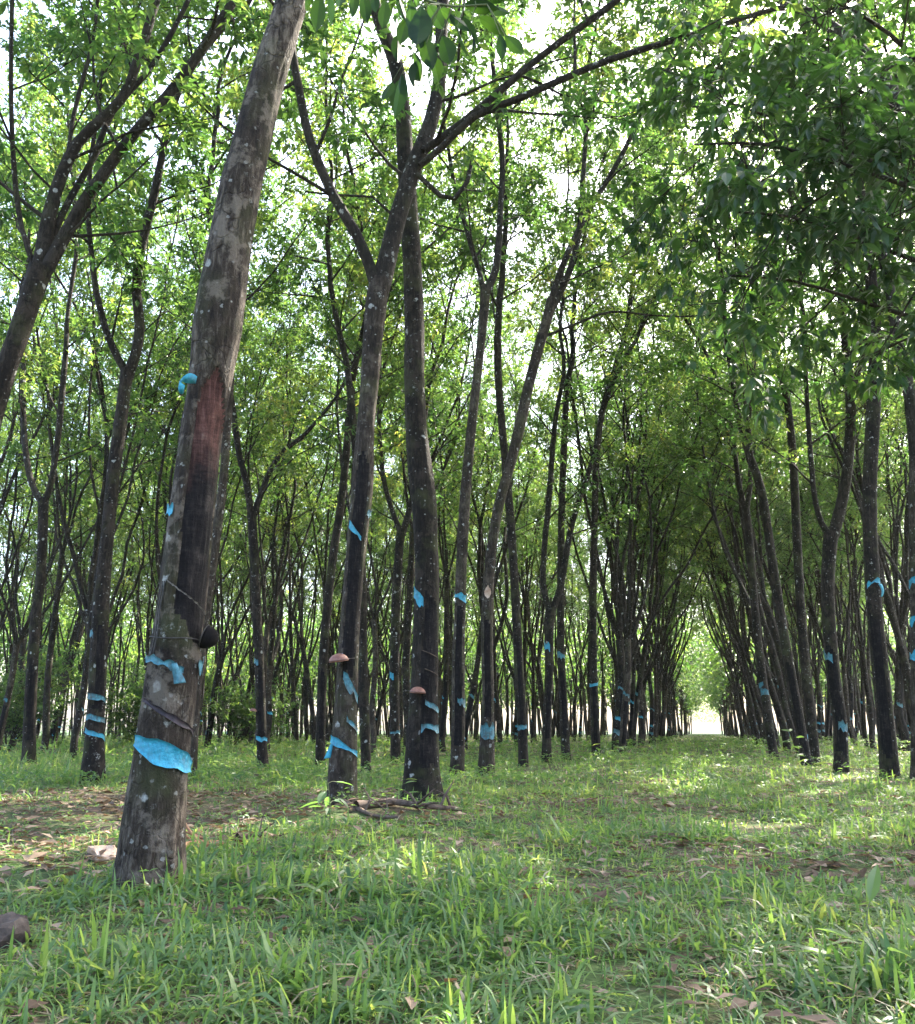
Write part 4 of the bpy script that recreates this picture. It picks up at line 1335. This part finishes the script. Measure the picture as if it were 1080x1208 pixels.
def plant(label, px, py, Y, leaves, stem_h, leaf_l, tint, wid=1.0, name='young_plant', cat='plant', seed=0, droop=0.15, spread=0.9, trif=False, mat=None):
    """a seedling: thin stem, each leaf a part of its own"""
    mat = mat or GRASS
    rng = np.random.default_rng(seed + 60)
    p = at(px, py, Y)[0]
    x, y = p[0], p[1]
    root = thing(name, label, cat, (x, y, float(gz(x, y))))
    top = np.array([rng.normal(0, 0.03), rng.normal(0, 0.03), stem_h])
    S = smooth_path(np.array([[0, 0, -0.03], top * 0.5 + [0.01, 0, 0], top]), 0.04)
    mb = MB(); mb.tube(S, np.linspace(0.005, 0.0025, len(S)), 5)
    items = []
    for i in range(leaves):
        a = i * 2.4 + rng.uniform(-0.3, 0.3)
        f = 0.35 + 0.65 * (i + 1) / leaves
        b = S[int(f * (len(S) - 1))]
        d = nrm([math.cos(a) * spread, math.sin(a) * spread, rng.uniform(0.15, 0.7) - droop])
        q = b + d * leaf_l * 0.45
        mb.tube(np.array([b, (b + q) / 2 + [0, 0, 0.01], q]), np.array([0.002, 0.0018, 0.0015]), 4)
        for s_ in ((-0.9, 0, 0.9) if trif else (0,)):
            e = Matrix.Rotation(s_, 3, 'Z') @ Vector(d)
            items.append((q, nrm(np.array(e) + [0, 0, -droop * rng.uniform(0.5, 2)]), leaf_l * rng.uniform(0.8, 1.15)))
    obj('stem', mb.mesh('stem', STEM), root)
    protos = [leaf_mesh('leaf', np.zeros((1, 3)), np.array([[1.0, 0, 0]]), np.ones(1), np.random.default_rng(q), mat, True, np.array([np.clip(tint + 0.06 * (q - 1), 0, 0.8)]), wid) for q in range(3)]
    D = np.array([d for _, d, _ in items]); y_, z_ = leaf_frames(D, rng)
    for i, (q, d, l) in enumerate(items):
        lo = obj('leaf', protos[i % 3], root)
        M = Matrix(np.stack([d, y_[i], z_[i]], 1).tolist()).to_4x4() @ Matrix.Scale(l, 4)
        M.translation = Vector(q)
        lo.matrix_local = M


plant('bright yellow-green rubber seedling by the foot of the Y-forked right tree', 962, 910, 12.5, 5, 0.30, 0.15, 0.66, 1.0, seed=1, trif=True)
plant('small yellow-green seedling at the left side of the alley', 737, 925, 11.5, 4, 0.30, 0.14, 0.72, 1.0, seed=2, trif=True)
plant('upright bright seedling among the trunks left of the alley', 713, 905, 17.0, 4, 0.62, 0.17, 0.8, 1.0, seed=3)
plant('pale blue-green leafy weed at the foot of the forked dark trunk', 388, 985, 6.9, 9, 0.28, 0.15, 0.12, 1.0, seed=4, droop=0.25)
plant('broad-leaved weed with one big upright leaf in the lower right corner', 1048, 1195, 2.75, 4, 0.15, 0.15, 0.45, 0.8, 'broadleaf_weed', 'weed', 5, 0.0, 0.6)
plant('bluish leafy sapling among the dark trunks right of the alley', 935, 905, 16.0, 7, 0.6, 0.15, 0.25, 1.0, seed=8, trif=True)
plant('pale leafy weed at the foot of the thick mossy trunk', 470, 945, 8.6, 7, 0.26, 0.12, 0.6, 0.7, seed=9)


# ------------------------------------------------------------------ stones and fallen wood
def stone(label, px, py, Y, size, mat, seed, sink=0.3):
    rng = np.random.default_rng(seed)
    p = at(px, py, Y)[0]
    bm = bpy.data.meshes.new('stone')
    import bmesh
    b = bmesh.new(); bmesh.ops.create_icosphere(b, subdivisions=3, radius=1.0)
    dirs = nrm(rng.normal(0, 1, (9, 3))); cut = rng.uniform(0.6, 0.85, 9)
    for v in b.verts:
        c = np.array(v.co)
        for dd, ct in zip(dirs, cut):
            e = c @ dd
            if e > ct:
                c = c - dd * (e - ct) * 0.9
        c = c * (1 + 0.30 * (fbm(c[0] * 2 + 5, c[1] * 2 + c[2] * 3, 2.2, seed) - 0.5))
        v.co = Vector(c * np.array(size))
    b.to_mesh(bm); b.free()
    bm.materials.append(mat)
    o = obj('stone', bm, label=label, category='stone')
    o.location = (p[0], p[1], float(gz(p[0], p[1])) + size[2] * (1 - sink) * 0.8)
    o.rotation_euler = (0.1, -0.12, rng.uniform(0, 6))


stone('dark brown flat-topped stone in the grass at the lower left edge', 4, 1105, 3.15, (0.095, 0.09, 0.085), ROCK, 3, 0.75)
stone('pale pinkish stone just left of the big trunk foot', 122, 1000, 5.0, (0.11, 0.08, 0.055), PALE, 8)


def fallen(label, pts, r, mat, seed, name='fallen_branch', twigs=3):
    rng = np.random.default_rng(seed)
    P = []
    for (px, py, Y) in pts:
        p = at(px, py, Y)[0]
        P.append([p[0], p[1], float(gz(p[0], p[1])) + r * 0.8 + rng.uniform(0, 0.02)])
    P = np.array(P)
    root = P[0].copy()
    S = smooth_path(P - root, 0.05)
    mb = MB(); mb.tube(S, np.linspace(r, r * 0.5, len(S)) * (1 + 0.15 * rng.normal(0, 1, len(S)).clip(-1, 1)), 9)
    for _ in range(twigs):
        i = int(rng.integers(2, len(S) - 1)); d = nrm(rng.normal(0, 1, 3) + [0, 0, 0.8])
        q = np.array([S[i], S[i] + d * 0.1, S[i] + d * 0.2 + rng.normal(0, 0.03, 3)])
        mb.tube(q, np.array([0.4, 0.3, 0.15]) * r, 5)
    o = obj(name, mb.mesh(name, mat), label=label, category='branch')
    o.location = root


fallen('peeled orange-brown dead branch on the ground right of the big trunk', [(213, 1003, 5.05), (232, 998, 5.2), (262, 992, 5.4)], 0.030, DEAD_O, 1)
fallen('thick dead branch lying across the earth mound', [(420, 972, 7.3), (460, 966, 7.5), (500, 968, 7.5), (545, 962, 7.7)], 0.035, DEAD, 2, twigs=6)
fallen('thinner dead branch crossing the mound beside the forked trunk', [(405, 962, 7.6), (440, 975, 7.1), (470, 980, 7.0)], 0.022, DEAD, 3, twigs=5)
fallen('bent dead stick poking out of the grass right of the peeled branch', [(280, 985, 5.8), (300, 978, 5.9), (312, 982, 5.8)], 0.014, DEAD, 4, twigs=2)
fallen('long dry stick on the bare patch in the alley', [(676, 945, 8.6), (690, 940, 9.0), (703, 935, 9.4)], 0.012, DEAD, 5, twigs=1)


# ------------------------------------------------------------------ grass, litter and low leafy cover
def bare(x, y):
    """how bare the ground is here, 0 to 1"""
    def bl(cx, cy, sx, sy):
        return np.exp(-(((x - cx) / sx) ** 2 + ((y - cy) / sy) ** 2))
    b = 1.0 * bl(-2.9, 7.6, 2.0, 1.6) + 0.55 * bl(-4.2, 9.5, 2.2, 2.0) + 0.8 * bl(-1.7, 5.7, 0.9, 0.6) + 0.9 * bl(1.75, 4.75, 0.45, 0.28) + 0.8 * bl(0.75, 8.6, 0.9, 0.5) + 1.0 * bl(-0.75, 7.5, 0.6, 0.4)
    b += 0.6 * bl(-2.0, 9.6, 1.4, 0.8) + 0.75 * bl(2.5, 5.2, 0.4, 0.25) + 0.7 * bl(0.85, 4.6, 0.35, 0.2) + 0.5 * bl(-2.0, 4.6, 0.5, 0.3)
    return np.clip(b * 1.1 + 1.5 * (fbm(x, y, 1.3, 8) - 0.54), 0, 1)


def scatter(rng, n, y0, y1, half=0.60, pad=0.5):
    y = np.sqrt(rng.uniform(y0 ** 2, y1 ** 2, n))
    x = rng.uniform(-1, 1, n) * (half * y + pad)
    return x, y


def blades(rng, x, y, L, w, lean, az=None, tint=None):
    n = len(x)
    az = rng.uniform(0, 6.283, n) if az is None else az
    dx, dy = np.cos(az), np.sin(az)
    sx, sy = -dy, dx
    tw = rng.normal(0, 0.5, n)
    f = np.array([0.0, 0.33, 0.68, 1.0])
    hor = lean[:, None] * L[:, None] * (0.25 * f + 0.75 * f ** 2)
    ver = L[:, None] * (f * (1 - 0.15 * lean[:, None]) - 0.55 * np.clip(lean[:, None], 0, 1.2) * f ** 2.4)
    wf = np.array([0.65, 1.0, 0.8, 0.0])
    z0 = gz(x, y) - 0.01
    cx = x[:, None] + dx[:, None] * hor; cy = y[:, None] + dy[:, None] * hor; cz = z0[:, None] + ver
    hw = 0.5 * w[:, None] * wf
    sxx = sx[:, None] * np.cos(tw[:, None] * f) ; syy = sy[:, None] * np.cos(tw[:, None] * f); szz = np.sin(tw[:, None] * f)
    Lp = np.stack([cx - sxx * hw, cy - syy * hw, cz - szz * hw], -1)
    Rp = np.stack([cx + sxx * hw, cy + syy * hw, cz + szz * hw], -1)
    V = np.concatenate([Lp[:, :3], Rp[:, :3], Lp[:, 3:4]], 1)      # 3 + 3 + 1
    base = 7 * np.arange(n)[:, None, None]
    Q = (np.array([[0, 3, 4, 1], [1, 4, 5, 2]])[None] + base).reshape(-1, 4)
    T = (np.array([[2, 5, 6]])[None] + base).reshape(-1, 3)
    return V.reshape(-1, 3), Q, T, tint


def grass():
    rng = np.random.default_rng(8)
    VV, QQ, TT, qa, ta = [], [], [], [], []
    off = 0
    #      count  y0   y1   length        width
    for n, y0, y1, l0, l1, w0, w1 in ((26000, 1.5, 3.6, 0.05, 0.18, 0.004, 0.0115), (40000, 3.2, 6.5, 0.05, 0.16, 0.005, 0.012), (50000, 6.0, 12.0, 0.05, 0.17, 0.007, 0.014),
                                      (36000, 11.5, 22.0, 0.07, 0.22, 0.010, 0.020), (17000, 21.0, 48.0, 0.12, 0.32, 0.02, 0.04)):
        # tufts: blades share a root with neighbours
        nt = n // 7
        x, y = scatter(rng, nt, y0, y1)
        x = np.repeat(x, 7); y = np.repeat(y, 7)
        sp = 0.02 + 0.004 * y
        x = x + rng.normal(0, 1, len(x)) * sp; y = y + rng.normal(0, 1, len(y)) * sp
        b = bare(x, y)
        keep = rng.random(len(x)) > b * 0.93
        x, y, b = x[keep], y[keep], b[keep]
        far_on = y > 2.05
        x, y, b = x[far_on], y[far_on], b[far_on]
        m = len(x)
        pat = fbm(x, y, 1.5, 30)
        tall = 0.35 + 1.1 * np.clip((pat - 0.25) * 1.8, 0, 1)
        L = rng.uniform(l0, l1, m) * tall * (1 - 0.45 * b)
        big = rng.random(m) < 0.02
        L = np.where(big, L * 1.5, L)
        L = L * np.clip(0.45 + (y - 2.05) / 1.1, 0.45, 1)
        w = rng.uniform(w0, w1, m) * (0.6 + 0.8 * (L / l1))
        lean = np.abs(rng.normal(0.95, 0.45, m))
        L = L * (1 + 0.9 * np.clip((-1.0 - x) / 3, 0, 1) * np.clip((y - 10) / 2, 0, 1))
        tint = np.clip(rng.normal(0.42, 0.20, m) + 0.6 * (fbm(x, y, 1.2, 40) - 0.5), 0, 0.8)
        dry = rng.random(m) < (0.13 + 0.35 * b)
        tint = np.where(dry, rng.uniform(0.86, 1.0, m), tint)
        w = np.where(dry, w * 0.6, w)
        lean = np.where(dry, lean + 0.5, lean)
        V, Q, T, _ = blades(rng, x, y, L, w, lean)
        VV.append(V); QQ.append(Q + off); TT.append(T + off); qa.append(np.repeat(tint, 2)); ta.append(tint)
        off += len(V)
    me = mesh('grass', np.concatenate(VV), [np.concatenate(QQ), np.concatenate(TT)], GRASS, True, {'tint': np.concatenate(qa + ta)})
    obj('grass', me, kind='stuff', label='uneven green grass with dry straws covering the plantation floor')


def litter():
    rng = np.random.default_rng(9)
    O, D, L = [], [], []
    for n, y0, y1 in ((5000, 1.8, 6.0), (12000, 5.5, 13.0), (9000, 12.0, 32.0)):
        x, y = scatter(rng, n, y0, y1)
        b = bare(x, y)
        k = rng.random(n) < 0.16 + 1.1 * b
        x, y = x[k], y[k]
        m = len(x)
        O.append(np.stack([x, y, gz(x, y) + rng.uniform(0.004, 0.035, m)], -1))
        a = rng.uniform(0, 6.283, m)
        D.append(np.stack([np.cos(a), np.sin(a), rng.normal(0, 0.22, m)], -1))
        L.append(rng.uniform(0.05, 0.12, m) * (1 + 0.02 * y))
    O = np.concatenate(O); D = nrm(np.concatenate(D)); L = np.concatenate(L)
    obj('leaf_litter', leaf_mesh('leaf_litter', O, D, L, rng, LITTER, False, rng.uniform(0, 1, len(O))), kind='stuff', label='dry brown rubber leaves strewn on the bare patches')


def cover():
    """low leafy weeds over the alley floor and between the rows"""
    rng = np.random.default_rng(10)
    lv = Leaves()
    for n, y0, y1, h, s in ((1500, 4.0, 10.0, 0.10, 0.45), (5200, 10.0, 22.0, 0.20, 0.8), (6000, 20.0, 60.0, 0.35, 1.5)):
        x, y = scatter(rng, n, y0, y1)
        k = rng.random(n) < np.clip(2.2 * (fbm(x, y, 0.5, 60) - 0.35), 0.03, 1)
        x, y = x[k], y[k]
        m = len(x)
        for q in range(3):
            P = np.stack([x + rng.normal(0, 0.05, m), y + rng.normal(0, 0.05, m), gz(x, y) + rng.uniform(0.3, 1, m) * h], -1)
            a = rng.uniform(0, 6.283, m)
            lv.whorl(P, np.stack([np.cos(a), np.sin(a), rng.uniform(0.0, 0.6, m)], -1), rng, s)
    o, d, l = lv.leaflets(rng, 0.085, (0.0, 0.4))
    obj('ground_cover', leaf_mesh('ground_cover', o, d, l, rng, GRASS, None, np.clip(rng.normal(0.3, 0.2, len(o)), 0, 0.84)), kind='stuff', label='low leafy weeds over the alley floor and between the tree rows')


grass()
litter()
cover()


def haze():
    import bmesh
    x0, x1 = GV[:, 0].min() - 3, GV[:, 0].max() + 3
    y0, y1 = GV[:, 1].min() - 3, GV[:, 1].max() + 3
    b = bmesh.new(); bmesh.ops.create_cube(b, size=1.0)
    for v in b.verts:
        v.co = ((x0 + x1) / 2 + v.co.x * (x1 - x0), (y0 + y1) / 2 + v.co.y * (y1 - y0), (20.0 - 1.3) / 2 + v.co.z * (20.0 + 1.3))
    me = bpy.data.meshes.new('haze'); b.to_mesh(me); b.free()
    m = bpy.data.materials.new('haze_air'); m.use_nodes = True
    nt = m.node_tree; nt.nodes.clear()
    o = nt.nodes.new('ShaderNodeOutputMaterial'); pv = nt.nodes.new('ShaderNodeVolumePrincipled')
    pv.inputs['Color'].default_value = (0.88, 0.93, 1.0, 1)
    pv.inputs['Density'].default_value = 0.0002
    pv.inputs['Anisotropy'].default_value = 0.35
    nt.links.new(pv.outputs[0], o.inputs['Volume'])
    me.materials.append(m)
    obj('haze', me, kind='stuff')


haze()
